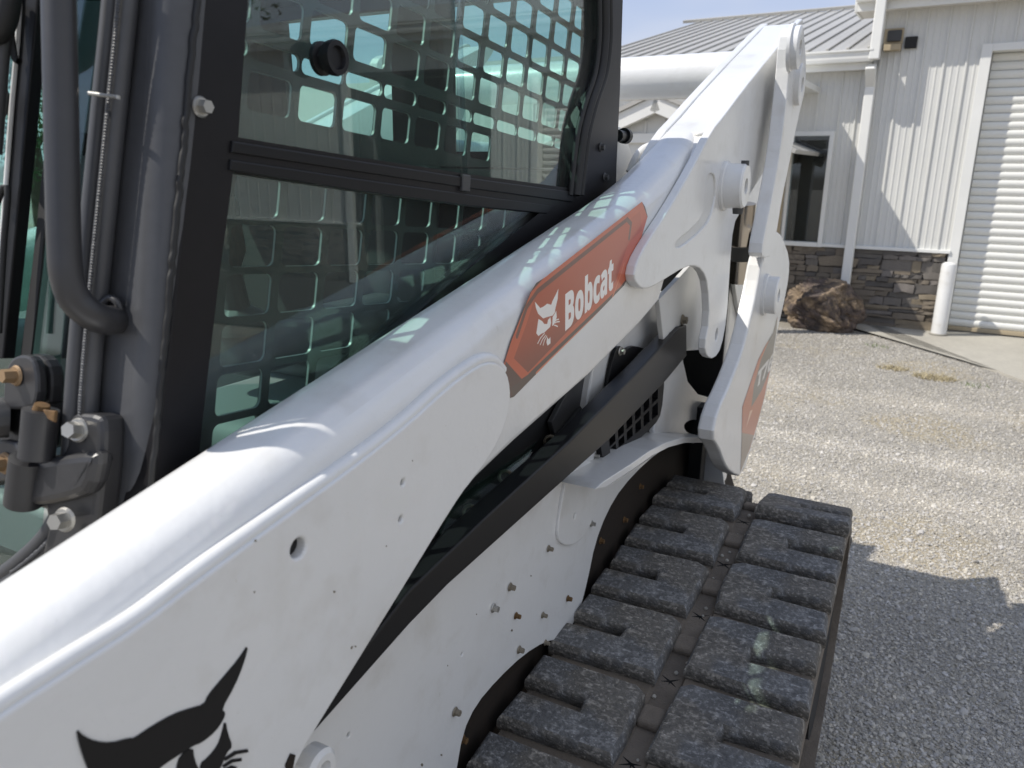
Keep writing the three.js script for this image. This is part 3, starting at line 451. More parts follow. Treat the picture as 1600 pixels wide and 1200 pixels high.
// orange decal on the arm
function decal(name, outPx, X, W, draw, parent, mat = {}) {
  const pl = planeX(X), uv = outline(outPx, pl, 0), xs = uv.map((p) => p.x), ys = uv.map((p) => p.y), x0 = Math.min(...xs), x1 = Math.max(...xs), y0 = Math.min(...ys), y1 = Math.max(...ys), k = W / (x1 - x0), H = Math.round(k * (y1 - y0));
  const cv = document.createElement('canvas'); cv.width = W; cv.height = H; const ctx = cv.getContext('2d');
  const C = (px, py) => { const q = uvOn(pl, hit(px, py, pl)); return [(q.x - x0) * k, H - (q.y - y0) * k]; };
  const poly = (pts, fill) => { ctx.fillStyle = fill; ctx.beginPath(); pts.forEach((p, i) => { const q = C(...p); i ? ctx.lineTo(...q) : ctx.moveTo(...q); }); ctx.closePath(); ctx.fill(); };
  const line = (pts, w, col) => { ctx.strokeStyle = col; ctx.lineWidth = w; ctx.lineCap = 'round'; ctx.beginPath(); pts.forEach((p, i) => { const q = C(...p); i ? ctx.lineTo(...q) : ctx.moveTo(...q); }); ctx.stroke(); };
  const text = (s, o, e, t, col) => { const O = C(...o), E = C(...e), U = C(...t); ctx.save(); ctx.font = 'bold 100px sans-serif'; const w = ctx.measureText(s).width; ctx.setTransform((E[0] - O[0]) / w, (E[1] - O[1]) / w, (O[0] - U[0]) / 73, (O[1] - U[1]) / 73, O[0], O[1]); ctx.fillStyle = col; ctx.strokeStyle = col; ctx.lineWidth = 5; ctx.fillText(s, 0, 0); ctx.strokeText(s, 0, 0); ctx.restore(); };
  draw({ ctx, C, poly, line, text, W, H });
  const g = new THREE.ShapeGeometry(new THREE.Shape(uv)), p = g.attributes.position, a = new Float32Array(p.count * 2);
  for (let i = 0; i < p.count; i++) { a[i * 2] = (p.getX(i) - x0) / (x1 - x0); a[i * 2 + 1] = (p.getY(i) - y0) / (y1 - y0); }
  g.setAttribute('uv', new THREE.BufferAttribute(a, 2)); g.applyMatrix4(new THREE.Matrix4().makeBasis(pl.U, pl.V, pl.N).setPosition(pl.P0));
  const t = new THREE.CanvasTexture(cv); t.colorSpace = THREE.SRGBColorSpace; t.anisotropy = 8;
  return part(name, g, P({ map: t, roughness: 0.38, clearcoat: 0.5, clearcoatRoughness: 0.15, ...mat }), parent, true);
}
const headPx = (ox, oy, kx, ky, sh) => (x, y) => [ox + kx * x, oy + ky * y + sh * x];
decal('orange_decal', [[787, 570], [797, 536], [812, 497], [828, 458], [838, 442], [852, 433], [925, 376], [1003, 315], [1008, 323], [1012, 338], [1004, 365], [996, 393], [988, 420], [975, 446], [925, 498], [860, 562], [803, 620], [797, 622], [794, 600]], 0.5947, 1500, ({ ctx, C, poly, line, text, W, H }) => {
  ctx.fillStyle = '#4a3a34'; ctx.fillRect(0, 0, W, H);
  const a = C(880, 400), b = C(880, 570), g = ctx.createLinearGradient(...a, ...b); g.addColorStop(0, '#b65230'); g.addColorStop(0.55, '#a34a2f'); g.addColorStop(1, '#6a3b2f');
  poly([[787, 570], [800, 530], [830, 456], [850, 434], [1003, 315], [1012, 340], [985, 428], [960, 460], [832, 580], [816, 594], [797, 572]], '#c05a38');
  poly([[803, 560], [823, 505], [838, 458], [1000, 330], [1003, 360], [982, 380], [962, 440], [825, 582]], g);
  poly([[789, 575], [790, 564], [815, 592], [830, 582], [829, 590], [797, 622]], '#5a4038');
  poly([[817, 594], [830, 580], [965, 452], [976, 444], [925, 498], [803, 620], [797, 606]], '#54433c');
  poly([[975, 446], [1000, 380], [1012, 338], [988, 420]], '#7a2b22');
  line([[808, 525], [823, 480], [840, 455], [980, 343]], 20, '#6b4236'); line([[980, 343], [986, 350], [983, 372]], 24, '#6e4a3c');
  line([[838, 583], [900, 522], [955, 470], [969, 432], [975, 412]], 10, '#cf7450');
  text('Bobcat', [881.5, 517], [958, 449], [881.5, 462], '#ece8e4');
  const w = '#e9e5e0', q = (x, y) => [770 + x * 0.2832, 300 + y * 0.2833];     // traced mark: a lynx head
  poly([q(232, 605), q(262, 640), q(280, 632), q(300, 616), q(322, 622), q(330, 600), q(350, 560), q(362, 533), q(358, 590), q(346, 640), q(342, 665), q(330, 682), q(300, 690), q(278, 698), q(250, 672), q(238, 640)], w);
  poly([q(252, 700), q(272, 712), q(284, 728), q(300, 728), q(305, 705), q(318, 690), q(322, 720), q(316, 745), q(300, 760), q(285, 775), q(268, 782), q(252, 795), q(240, 780), q(246, 740)], w);
  poly([q(330, 690), q(350, 655), q(353, 690), q(345, 715), q(335, 735), q(328, 740)], w);
  poly([q(300, 800), q(308, 812), q(318, 800), q(318, 835), q(302, 848), q(296, 830)], w);
  for (const [x, y, X, Y] of [[285, 780, 248, 835], [292, 790, 262, 842], [298, 795, 278, 845], [345, 712, 364, 702], [343, 722, 368, 715], [340, 735, 358, 742]]) line([q(x, y), q((x + X) / 2 - 3, (y + Y) / 2 - 2), q(X, Y)], 5, w);
}, arm);
// big black mark on the front plate
{
  const pl = planeX(0.6062), q = (x, y) => [x * 0.4375, 800 + y * 0.4375];     // traced from an enlargement of the photo's lower left
  const S = (pts, n = 1) => ext(outline(pts.map((p) => q(...p)), pl, n), pl, 0.0012, { bevel: 0 });
  part('black_emblem', [
    S([[275, 775], [300, 800], [345, 820], [400, 825], [470, 806], [476, 812], [540, 768], [620, 722], [680, 702], [732, 688], [745, 655], [800, 590], [855, 525], [890, 470], [872, 540], [840, 620], [792, 705], [806, 716], [800, 740], [770, 785], [720, 825], [690, 835], [640, 868], [590, 900], [550, 935], [500, 990], [400, 1060], [340, 980], [300, 880], [282, 820]]),
    S([[690, 838], [694, 880], [715, 930], [700, 1010], [640, 1010], [630, 920], [645, 870]]),
    S([[806, 742], [814, 790], [832, 838], [810, 860], [795, 900], [780, 930], [720, 950], [716, 900], [745, 878], [780, 835], [795, 790]]),
    S([[800, 882], [840, 855], [886, 848], [888, 858], [845, 866], [806, 890]], 0), S([[798, 905], [830, 884], [864, 880], [864, 890], [832, 895], [800, 914]], 0), S([[795, 922], [830, 906], [850, 912], [800, 935]], 0),
  ], M.black, arm);
}
// pivot at the bottom of the front plate
part('pivot_boss', [lathe([[0.02, 0], [0.02, 0.016], [0.016, 0.02], [0.009, 0.02], [0.008, 0.01], [0, 0.01]], hx(482, 1192, 0.575), V3(1, 0, 0))], M.white, arm);
part('paint_chip', plate([[447, 1196], [455, 1178], [462, 1180], [458, 1200], [470, 1215], [450, 1215]], planeX(0.6066), 0.0014, { bevel: 0 }), M.rustDark, arm);

// ---- right-hand lift arm and tower (the mirror image, seen through the cab)
const armR = part('lift_arm', mirror(armG), M.white); part('tower_plate', mirror(towerG), M.white, armR); part('tower_box', mirror(towerCoreG), M.white, armR); part('inner_plate', mirror(innerPlateG), M.white, armR); part('lift_link', mirror(linkG), M.white, armR);
armR.userData.label = 'far lift arm seen through the cab windows';
// cross tube between the arms
part('cross_tube', [cyl(V3(-0.5, 1.930, -2.42), V3(0.50, 1.930, -2.42), 0.063, 0.063, 40)], M.white);

// ---- body side
const pb = planeX(0.50);
const body = part('body_panel', plate([[440, 1195], [500, 1122], [640, 973], [700, 910], [790, 828], [878, 752], [888, 722], [905, 706], [930, 700], [940, 716], [936, 745], [946, 762], [990, 733], [1046, 694], [1008, 724], [972, 762], [948, 802], [930, 850], [919, 905], [905, 960], [880, 998], [852, 1003], [818, 1024], [778, 1062], [744, 1102], [724, 1145], [712, 1215], [690, 1330], [420, 1330]], pb, 0.012, { sm: 1, bevel: 0.002, holes: [circ(pb, hx(722, 1022, 0.5), 0.003, 10), circ(pb, hx(545, 1148, 0.5), 0.003, 10)] }), M.white);
part('tab_plate', plate([[884, 750], [893, 722], [925, 716], [940, 745], [934, 790], [918, 832], [900, 851], [882, 853], [871, 842], [874, 810]], planeX(0.506), 0.007, { sm: 2, bevel: 0.002, holes: [circ(planeX(0.506), hx(898, 806, 0.506), 0.006, 12)] }), M.white, body);
part('wheel_well', plate([[700, 1280], [690, 1150], [740, 1060], [830, 985], [900, 900], [915, 800], [960, 720], [1060, 660], [1130, 700], [1190, 900], [1000, 1280]], planeX(0.478), 0.01), M.rustDark, body);
function bolt(P0, dir, r, h, mat, parent, name = 'bolt') {
  const a = P0, d = dir.clone().normalize(), hex = new THREE.CylinderGeometry(r * 0.93, r, h, 6), q = new THREE.Quaternion().setFromUnitVectors(V3(0, 1, 0), d);
  hex.rotateY(rr(0, 1)); hex.translate(0, h / 2 + r * 0.25, 0); const fl = new THREE.CylinderGeometry(r * 1.25, r * 1.45, r * 0.3, 20); fl.translate(0, r * 0.15, 0);
  const gs = [hex, fl].map((g) => g.toNonIndexed().applyQuaternion(q).translate(a.x, a.y, a.z)); gs.forEach((g) => g.computeVertexNormals()); return part(name, gs, mat, parent);
}
for (const [x, y, s, m] of [[797, 917, 1, 'oldZinc'], [771, 950, 1.05, 'zinc'], [806, 962, 0.85, 'rust'], [848, 961, 0.85, 'oldZinc'], [887, 935, 0.9, 'rust'], [857, 857, 0.9, 'oldZinc'], [924, 818, 0.95, 'zinc'], [811, 1015, 1, 'oldZinc'], [711, 1112, 1, 'oldZinc'], [852, 1004, 0.8, 'oldZinc'], [930, 712, 0.8, 'zinc']]) bolt(hx(x, y, 0.501), V3(1, 0, 0), 0.0052 * s, 0.008, M[m], body);
for (const [x, y] of [[975, 812], [938, 845], [722, 1155], [1000, 760]]) bolt(hx(x, y, 0.479), V3(1, 0, 0), 0.0058, 0.008, M.rust, body);
{ const mk = (X, list) => list.map(([x, y, r]) => plate([...Array(6)].map((_, i) => { const a = i * 1.047 + rr(-0.4, 0.4), q = r * rr(0.5, 1.2); return [x + q * Math.cos(a), y + q * Math.sin(a) * 1.3]; }), planeX(X), 0.0008, { bevel: 0 }));
  part('paint_chips', mk(0.6055, [[400, 845, 1.6], [523, 925, 1.8], [604, 853, 1.2], [556, 1010, 1.4], [550, 1012, 2.2], [398, 925, 1.5], [645, 720, 1.1]]), M.oldZinc, arm).userData.kind = 'stuff';
  part('paint_chips', mk(0.5008, [[700, 1040, 0.9], [800, 985, 1.4], [690, 1180, 2], [660, 1195, 2.2], [830, 900, 1], [745, 960, 1]]), M.oldZinc, body).userData.kind = 'stuff'; }
// black guard bar along the top of the body
const barOut = [[470, 1140], [642, 921], [760, 808], [892, 688], [1000, 578], [1062, 511], [1073, 508], [1073, 556], [1042, 594], [954, 686], [875, 757], [700, 915], [640, 977], [460, 1180]];
part('guard_bar', plate(barOut, planeX(0.545), 0.036, { bevel: 0.004, bseg: 3 }), M.bar);
// dark bay above the bar, white tank panel, bracket, grille
const bay = part('engine_bay', [plate([[560, 1080], [720, 760], [820, 640], [920, 560], [935, 560], [930, 700], [780, 800]], planeX(0.455), 0.01), box(-0.44, 0.44, 0.28, 1.12, -1.62, -0.42, 0.02), box(-0.44, 0.28, 0.28, 1.12, -2.5, -1.60, 0.02)], M.dark);
part('bay_post', plate([[862, 660], [893, 600], [920, 570], [915, 640], [870, 690]], planeX(0.47), 0.01), M.plastic, bay);
for (const [a, b, c] of [[[660, 930], [760, 790], [880, 690]], [[690, 850], [790, 770], [905, 640]]].map((q) => q.map(([x, y], i) => hx(x, y, 0.468)))) part('hydraulic_hose', tube([a, b, c], 0.009, 24, 10), M.gasket, bay);
for (const [x, y] of [[790, 745], [860, 690], [735, 800]]) part('hose_clamp', (() => { const c = hx(x, y, 0.47); return new THREE.TorusGeometry(0.011, 0.003, 8, 16).rotateY(0.4).translate(c.x, c.y, c.z); })(), M.oldZinc, bay);
part('clear_cover', plate([[690, 830], [720, 775], [800, 720], [840, 690], [820, 730], [760, 800], [690, 860]], planeX(0.475), 0.003, { bevel: 0 }), M.glass, bay);
const tank = part('side_panel', plate([[916, 642], [928, 568], [980, 516], [1036, 455], [1042, 520], [1040, 560], [990, 620]], planeX(0.485), 0.02, { bevel: 0.004 }), M.white);
part('bracket', plate([[948, 612], [955, 572], [962, 545], [968, 540], [974, 543], [977, 550], [984, 542], [992, 540], [1012, 546], [988, 572], [964, 602]], planeX(0.496), 0.008, { sm: 1 }), M.black, tank);
bolt(hx(969, 549, 0.497), V3(1, 0, 0), 0.007, 0.008, M.zinc, tank);
const gr = planeX(0.512), cell = []; { const A = [950, 690], Bq = [1030, 598], C2 = [1030, 650], D = [952, 714]; const lp = (a, b, t) => [a[0] + (b[0] - a[0]) * t, a[1] + (b[1] - a[1]) * t]; for (let i = 0; i < 6; i++) for (let j = 0; j < 2; j++) { const f = (s, t) => lp(lp(A, Bq, s), lp(D, C2, s), t), s0 = i / 6 + 0.02, s1 = (i + 1) / 6 - 0.025, t0 = j / 2 - (j ? 0 : 0.1) + 0.03, t1 = (j + 1) / 2 - 0.06; cell.push([f(s0, t0), f(s1, t0), f(s1, t1), f(s0, t1)]); } }
const grille = part('vent_grille', plate([[937, 686], [960, 660], [1035, 575], [1039, 590], [1034, 645], [1024, 664], [985, 698], [950, 722], [942, 720]], gr, 0.014, { sm: 1, hsm: 0, holes: cell, bevel: 0.001 }), M.black);
part('louver_backing', plate([[935, 690], [1036, 572], [1038, 650], [1020, 672], [945, 724]], planeX(0.488), 0.004), M.plastic, grille);
for (let i = 0; i < 7; i++) { const x = 945 + i * 13.5, y = 693 - i * 15; part('louver', plate([[x, y], [x + 7, y - 7], [x + 3, y + 34 - i * 0.5], [x - 3, y + 38 - i * 0.5]], planeX(0.498), 0.004, { bevel: 0.001 }), M.steelPaint, grille); }
// white fender ledge over the track
{ const o = [[930, 764], [946, 762], [990, 733], [1020, 712], [1045, 699], [1070, 692], [1112, 692], [1114, 684], [1070, 683], [1042, 691], [1016, 704], [986, 725], [944, 752]]; part('fender_ledge', plate(o, planeX(0.575), 0.12, { bevel: 0.0015 }), M.white); }
// rear frame: cross panel with a hole, jamb, upright with decal
const pz = planeX(0.505), rearP = part('rear_panel', plate([[1022, 672], [1034, 600], [1066, 545], [1068, 565], [1075, 596], [1091, 616], [1112, 622], [1131, 614], [1147, 592], [1158, 555], [1163, 520], [1152, 470], [1146, 428], [1160, 419], [1172, 402], [1180, 384], [1188, 384], [1182, 440], [1168, 530], [1156, 600], [1128, 690], [1118, 700], [1070, 690], [1022, 690]], pz, 0.014, { bevel: 0.003, holes: [ring(1084, 667, 16, 13)], hsm: 0 }), M.white);
part('rear_shade_sheets', [box(0.30, 0.33, 0.7, 1.55, -2.56, -1.5, 0.002), box(0.28, 0.489, 0.7, 1.44, -2.585, -2.57, 0.002)], M.dark, rearP);  // near-black sheets paint in the shade seen through the rear panel hole
part('jamb_plate', plate([[1030, 468], [1060, 436], [1085, 408], [1116, 430], [1116, 520], [1104, 546], [1074, 548], [1072, 512], [1046, 520], [1040, 560]], planeX(0.535), 0.012, { bevel: 0.002 }), M.whiteMatt, rearP);
for (const [x, y] of [[1066, 500], [1097, 535]]) bolt(hx(x, y, 0.536), V3(1, 0, 0), 0.010, 0.01, M.oldZinc, rearP);
part('rear_wall', plate([[1050, 700], [1070, 693], [1120, 693], [1128, 730], [1132, 760], [1060, 760]], planeZ(-2.30), 0.01), M.whiteMatt, rearP);
part('drive_motor', [cyl(V3(0.50, 0.62, -2.2), V3(0.58, 0.62, -2.2), 0.09), box(0.49, 0.53, 0.6, 0.98, -2.26, -2.2, 0.004)], M.dark, rearP);
const upr = part('rear_upright', plate([[1184, 450], [1192, 404], [1203, 378], [1213, 360], [1222, 367], [1234, 400], [1233, 432], [1226, 470], [1216, 512], [1206, 570], [1196, 620], [1180, 680], [1160, 746], [1142, 738], [1133, 726], [1124, 700], [1113, 684], [1122, 642], [1140, 604], [1160, 552], [1173, 500]], planeX(0.655), 0.04, { sm: 1, bevel: 0.006, bseg: 3 }), M.white);
boss(1217, 462, 0.65, 0.045, 0.053, M.white, upr);
decal('model_decal', [[1215, 494], [1208, 520], [1196, 540], [1185, 562], [1172, 600], [1160, 636], [1159, 690], [1157, 738], [1172, 700], [1183, 664], [1194, 622], [1204, 575], [1213, 520]], 0.6556, 500, ({ ctx, poly, text, line, W, H }) => {
  ctx.fillStyle = '#bd6546'; ctx.fillRect(0, 0, W, H);
  poly([[1214, 498], [1200, 535], [1190, 560], [1178, 602], [1174, 636], [1190, 610], [1204, 575], [1216, 520]], '#6a6660');
  poly([[1159, 676], [1178, 680], [1157, 742]], '#8b7a6c'); poly([[1172, 642], [1176, 640], [1166, 668]], '#e9b89a');
  text('T76', [1181, 607], [1206, 574], [1185, 581], '#d8d6d2');
}, upr);
// lift cylinder behind the tower
{ const zz = planeX(0.435), a = hit(1160, 330, zz), b = hit(1104, 660, zz), m = a.clone().lerp(b, 0.30); const c = part('lift_cylinder', [cyl(m, b, 0.048, 0.048, 36), lathe([[0.053, 0], [0.053, 0.06], [0.048, 0.066]], m.clone().lerp(b, 0.02), a.clone().sub(b))], M.gasket); const r0 = hx(1163, 318, 0.555), r1 = hx(1152, 440, 0.548); part('cylinder_rod', cyl(r0, r1, 0.034, 0.034, 28), M.chrome, c); part('rod_wiper', cyl(r0.clone().lerp(r1, 0.52), r0.clone().lerp(r1, 0.70), 0.040, 0.040, 28), M.gasket, c); const k = r0.clone().lerp(r1, 0.45); part('clamp', box(k.x + 0.028, k.x + 0.058, k.y - 0.03, k.y + 0.02, k.z - 0.01, k.z + 0.025), M.plastic, c); }
// engine hood, boxes shaped to fill the ground shadow, small parts behind the cab
part('hood_and_shadow_blocks', [box(-0.42, 0.08, 1.3, 1.72, -2.50, -1.56, 0.04), box(-0.42, 0.28, 1.0, 1.42, -2.62, -1.62, 0.04), box(-0.5, 0.49, 0.5, 1.46, -2.85, -2.60, 0.03)], M.white);
part('hood_stay', plate([[966, 196], [978, 205], [984, 232], [993, 252], [990, 282], [955, 300], [955, 210]], planeX(0.42), 0.02, { sm: 1 }), M.whiteMatt);
part('latch_knob', [cyl(hx(965, 212, 0.44), hx(980, 213, 0.44), 0.012, 0.010), cyl(hx(974, 212, 0.44), hx(978, 213, 0.44), 0.016)], M.black);
part('hose_guard', tube([hx(985, 270, 0.44), hx(996, 246, 0.45), hx(1010, 232, 0.46), hx(1022, 230, 0.47)], 0.011, 24, 10), M.white);

// ---- rubber track
{
  const s = 0.09, yb = (z) => 0.66 + s * -z - 0.026, cR = V3(0, 0.512, -1.90), rR = 0.295, cF = V3(0, 0.34, 0.16), rF = 0.275, th = Math.atan(s);
  const pts = []; const N = V3(0, Math.cos(th), Math.sin(th) * 1);       // outward normal of the top run
  for (let k = 0; k <= 14; k++) { const z = 0.1 - k * (1.98 / 14); pts.push(V3(0, yb(z), z)); }
  for (let k = 1; k <= 12; k++) { const a = Math.PI / 2 + th * 0.3 + k / 12 * 2.35, p = V3(0, cR.y + rR * Math.sin(a), cR.z + rR * Math.cos(a)); pts.push(p); }
  for (let k = 0; k <= 7; k++) pts.push(V3(0, 0.027, -1.55 + k * 0.2));
  for (let k = 0; k <= 9; k++) { const a = -Math.PI / 2 + 0.3 + k / 9 * 2.6; pts.push(V3(0, cF.y + rF * Math.sin(a), cF.z + rF * Math.cos(a))); }
  const cv = new THREE.CatmullRomCurve3(pts, true, 'centripetal'), len = cv.getLength(), X0 = 0.496, X1 = 0.968, n = 220, pos = [], idx = [], prof = [[X0, -0.014], [X0 + 0.006, 0], [0.700, 0], [0.706, -0.009], [0.746, -0.009], [0.752, 0], [X1 - 0.008, 0], [X1, -0.010], [X1, -0.03], [X0, -0.03]];
  const frame = (u) => { const p = cv.getPointAt(u), t = cv.getTangentAt(u); return { p, t, n: V3(0, -t.z, t.y).multiplyScalar(1) }; };
  const up1 = frame(0.05).n.y > 0 ? 1 : -1;
  for (let i = 0; i < n; i++) { const f = frame(i / n); for (const [x, h] of prof) { const q = f.p.clone().addScaledVector(f.n, h * up1); pos.push(x, q.y, q.z); } }
  const m = prof.length; for (let i = 0; i < n; i++) for (let k = 0; k < m; k++) { const a = i * m + k, b = i * m + (k + 1) % m, c = ((i + 1) % n) * m + k, d = ((i + 1) % n) * m + (k + 1) % m; idx.push(a, c, b, b, c, d); }
  const g = new THREE.BufferGeometry(); g.setAttribute('position', new THREE.Float32BufferAttribute(pos, 3)); g.setIndex(idx);
  const track = part('rubber_track', toCreasedNormals(g, 0.5), M.belt);
  const pitchT = len / Math.round(len / 0.215), cnt = Math.round(len / 0.215);
  const lug = (x0, x1, open) => {                              // a C-shaped tread block, its notch towards the outer side
    const D = 0.090, nd = 0.020, w = x1 - x0, j = () => rr(-0.004, 0.004); let p = [[0, -D], [w, -D + 0.004], [w + 0.002, -0.03], [w, D - 0.012], [w - 0.018, D], [0, D], [0, nd], [w * 0.56, nd - 0.004], [w * 0.56, -nd + 0.004], [0, -nd]]; p = p.map(([a, b]) => [a + j(), b + j()]);
    const q = open < 0 ? p.map(([a, b]) => new THREE.Vector2(x0 + a, b)) : p.map(([a, b]) => new THREE.Vector2(x1 - a, b)).reverse();
    const e = new THREE.ExtrudeGeometry(new THREE.Shape(q), { depth: 0.004, bevelEnabled: true, bevelSize: 0.012, bevelThickness: 0.019, bevelOffset: -0.009, bevelSegments: 4 }); return boxUV(e); };   // local: x across, y along the belt, z out
  const lugsL = [0, 1, 2, 3, 4, 5, 6].map(() => lug(0.498, 0.704, -1)), lugsR = [0, 1, 2, 3, 4, 5, 6].map(() => lug(0.751, 0.966, 1));
  const star = () => { const gs = []; for (const [a, l] of [[0.5, 0.020], [2.5, 0.022], [3.7, 0.018], [5.7, 0.021], [4.6, 0.010]]) { const b = a + rr(-0.25, 0.25), ll = l * rr(0.8, 1.2); const sh = new THREE.Shape([new THREE.Vector2(-Math.sin(b) * 0.0022, Math.cos(b) * 0.0022), new THREE.Vector2(Math.cos(b + 0.1) * ll * 0.6, Math.sin(b + 0.1) * ll * 0.6), new THREE.Vector2(Math.cos(b) * ll, Math.sin(b) * ll), new THREE.Vector2(Math.sin(b) * 0.0022, -Math.cos(b) * 0.0022)]); gs.push(new THREE.ExtrudeGeometry(sh, { depth: 0.0012, bevelEnabled: false })); } return boxUV(mergeGeometries(gs)); };
  const stars = [star(), star(), star()], ridge = boxUV(new RoundedBoxGeometry(0.046, 0.050, 0.020, 3, 0.009));
  const put = (name, geo, mat, u, off, h) => { const f = frame(((u + off / len) % 1 + 1) % 1), o = share(name, geo, mat, track); const nn = f.n.clone().multiplyScalar(up1), tt = f.t.clone(), xx = V3(1, 0, 0), yy = nn.clone().cross(xx); o.matrixAutoUpdate = true; o.quaternion.setFromRotationMatrix(new THREE.Matrix4().makeBasis(xx, yy, nn)); o.position.copy(f.p).addScaledVector(nn, h).setX(0); return o; };
  let u0 = 0, best = 9; for (let i = 0; i < 4000; i++) { const p = cv.getPointAt(i / 4000), d = Math.hypot(p.z + 1.50, p.y - yb(-1.50)); if (d < best) { best = d; u0 = i / 4000; } }
  for (let i = 0; i < cnt; i++) {
    const u = u0 + i * pitchT / len;
    put('lug', lugsL[i % 7], M.rubber, u, 0.0, 0.006); put('lug', lugsR[(i + 3) % 7], M.rubber, u, 0.04, 0.006);
    put('center_ridge', ridge, M.belt, u, 0.05, -0.004).position.x = 0.725;
    put('crack', stars[i % 3], M.crack, u, -0.055, -0.0096).position.x = 0.725;
  }
  { const gs = []; for (let i = 0; i < 130; i++) { const u = rnd(), f = frame(u), c = rnd() < 0.5, r = rr(0.002, 0.0055), x = c ? rr(0.70, 0.755) : rr(0.54, 0.95), g = new THREE.IcosahedronGeometry(r, 0).toNonIndexed(), q = f.p.clone().addScaledVector(f.n, up1 * r * 0.2 - (c ? 0.008 : 0)); g.scale(1, 0.8, 1.2).translate(x, q.y, q.z); gs.push(g); } part('trapped_stones', gs, M.concrete, track).userData.kind = 'stuff'; }
  part('roller_frame', [box(0.56, 0.93, 0.10, 0.46, -1.75, 0.0, 0.03), cyl(V3(0.55, cR.y, cR.z), V3(0.95, cR.y, cR.z), 0.25, 0.25, 32), cyl(V3(0.55, cF.y, cF.z), V3(0.94, cF.y, cF.z), 0.23, 0.23, 32)], M.dark, track);
}

// ---- cab
const CX = 0.47, pc = planeX(CX), fr = plane(V3(0.47, 1.4, -0.40), V3(0, 0.187, 0.982), V3(1, 0, 0));
const hf = (px, py, d = 0) => hit(px, py, shiftPlane(fr, d));
// side wall sheet with its two window openings
const upperWin = [[393, -140], [940, -140], [938, 60], [930, 110], [914, 158], [903, 200], [898, 250], [893, 297], [735, 276], [560, 250], [368, 219]];
const lowerWin = [[361, 263], [560, 294], [735, 318], [846, 331], [700, 450], [560, 575], [300, 800], [312, 660], [335, 460]];
const sideOut = [[345, -330], [1010, -330], [976, -120], [974, 0], [970, 130], [964, 262], [963, 320], [760, 520], [520, 700], [300, 860], [215, 860], [236, 740], [262, 560], [288, 300], [322, 0]];
part('side_frame', plate(sideOut, pc, 0.03, { bevel: 0.003, holes: [outline(upperWin, pc, 0), outline(lowerWin, pc, 0)] }), M.cabSide);
const railG = (a, X, t) => plate(a, planeX(X), t, { bevel: 0.0015 });
const rail = part('window_rail', [railG([[364, 220], [560, 251], [735, 278], [897, 300], [895, 316], [735, 294], [560, 268], [362, 238]], 0.473, 0.012), railG([[362, 240], [560, 270], [735, 296], [870, 314], [868, 320], [735, 302], [560, 277], [361, 247]], 0.469, 0.01), railG([[361, 249], [560, 279], [735, 304], [865, 322], [855, 334], [735, 322], [560, 298], [359, 266]], 0.4725, 0.012)], M.black);
part('rail_clip', plate([[724, 272], [736, 274], [735, 300], [723, 298]], planeX(0.4755), 0.006), M.plastic, rail);
// S-shaped rubber gasket at the rear of the window
{ const c = [[943, -140], [944, 0], [944, 60], [938, 112], [922, 162], [911, 205], [905, 250], [899, 305]]; for (const [dx, r, X] of [[0, 0.010, 0.474], [9, 0.006, 0.478], [-8, 0.005, 0.474]]) part('window_gasket', tube(c.map(([x, y]) => hx(x + dx, y, X)), r, 60, 10), M.gasket); }
for (const [x, y] of [[939, 230], [945, 277]]) bolt(hx(x, y, 0.471), V3(1, 0, 0), 0.006, 0.006, M.plastic, L);
bolt(hx(314, 167, 0.471), V3(1, 0, 0), 0.0062, 0.008, M.zinc, L, 'frame_bolt');
// panes
part('upper_pane', plate([[385, -145], [948, -145], [945, 60], [935, 120], [915, 170], [905, 310], [360, 224]], planeX(0.462), 0.001, { bevel: 0 }).scale(1, 1, 1), M.glass);
part('lower_pane', plate([[355, 258], [900, 330], [560, 600], [290, 815]], planeX(0.461), 0.001, { bevel: 0 }), M.glass);
part('sliding_pane_edge', plate([[706, -140], [716, -140], [732, 274], [722, 272]], planeX(0.466), 0.004), M.clear);
{ const n = 1024, d = new Uint8Array(n * n * 4); for (let j = 0; j < n; j++) for (let i = 0; i < n; i++) { const u = i / n, v = j / n, h = vnoise(u * 340, v * 340, 340, 7), m = fbm(u, v, 5, 4, 12); let a = 0.02 + 0.10 * Math.max(0, m - 0.45); if (h > 0.965 && m > 0.42) a += 0.5 * (h - 0.965) / 0.035; const k = (j * n + i) * 4; d[k] = d[k + 1] = d[k + 2] = 255 * Math.min(1, a); d[k + 3] = 255; }
  const t = new THREE.DataTexture(d, n, n); t.wrapS = t.wrapT = THREE.RepeatWrapping; t.magFilter = THREE.LinearFilter; t.repeat.set(1 / 0.42, 1 / 0.42); t.needsUpdate = true;
  part('pane_dust', plate([[360, 224], [385, -145], [948, -145], [945, 60], [935, 120], [915, 170], [905, 310]], planeX(0.4632), 0.0005, { bevel: 0 }), P({ color: rgb(0.5, 0.49, 0.46), roughness: 1, alphaMap: t, transparent: true }));
  part('pane_dust', plate([[355, 258], [900, 330], [560, 600], [290, 815]], planeX(0.4622), 0.0005, { bevel: 0 }), P({ color: rgb(0.5, 0.49, 0.46), roughness: 1, alphaMap: t, transparent: true })); }
// round pull knob on the glass
{ const a = hx(500, 92, 0.463); part('window_knob', [lathe([[0.0165, 0], [0.0165, 0.005], [0.0125, 0.007], [0.0125, 0.012], [0.0165, 0.014], [0.0175, 0.020], [0.0165, 0.024], [0.0115, 0.024], [0.0100, 0.020], [0, 0.020]], a, V3(1, 0, 0))], M.black); }
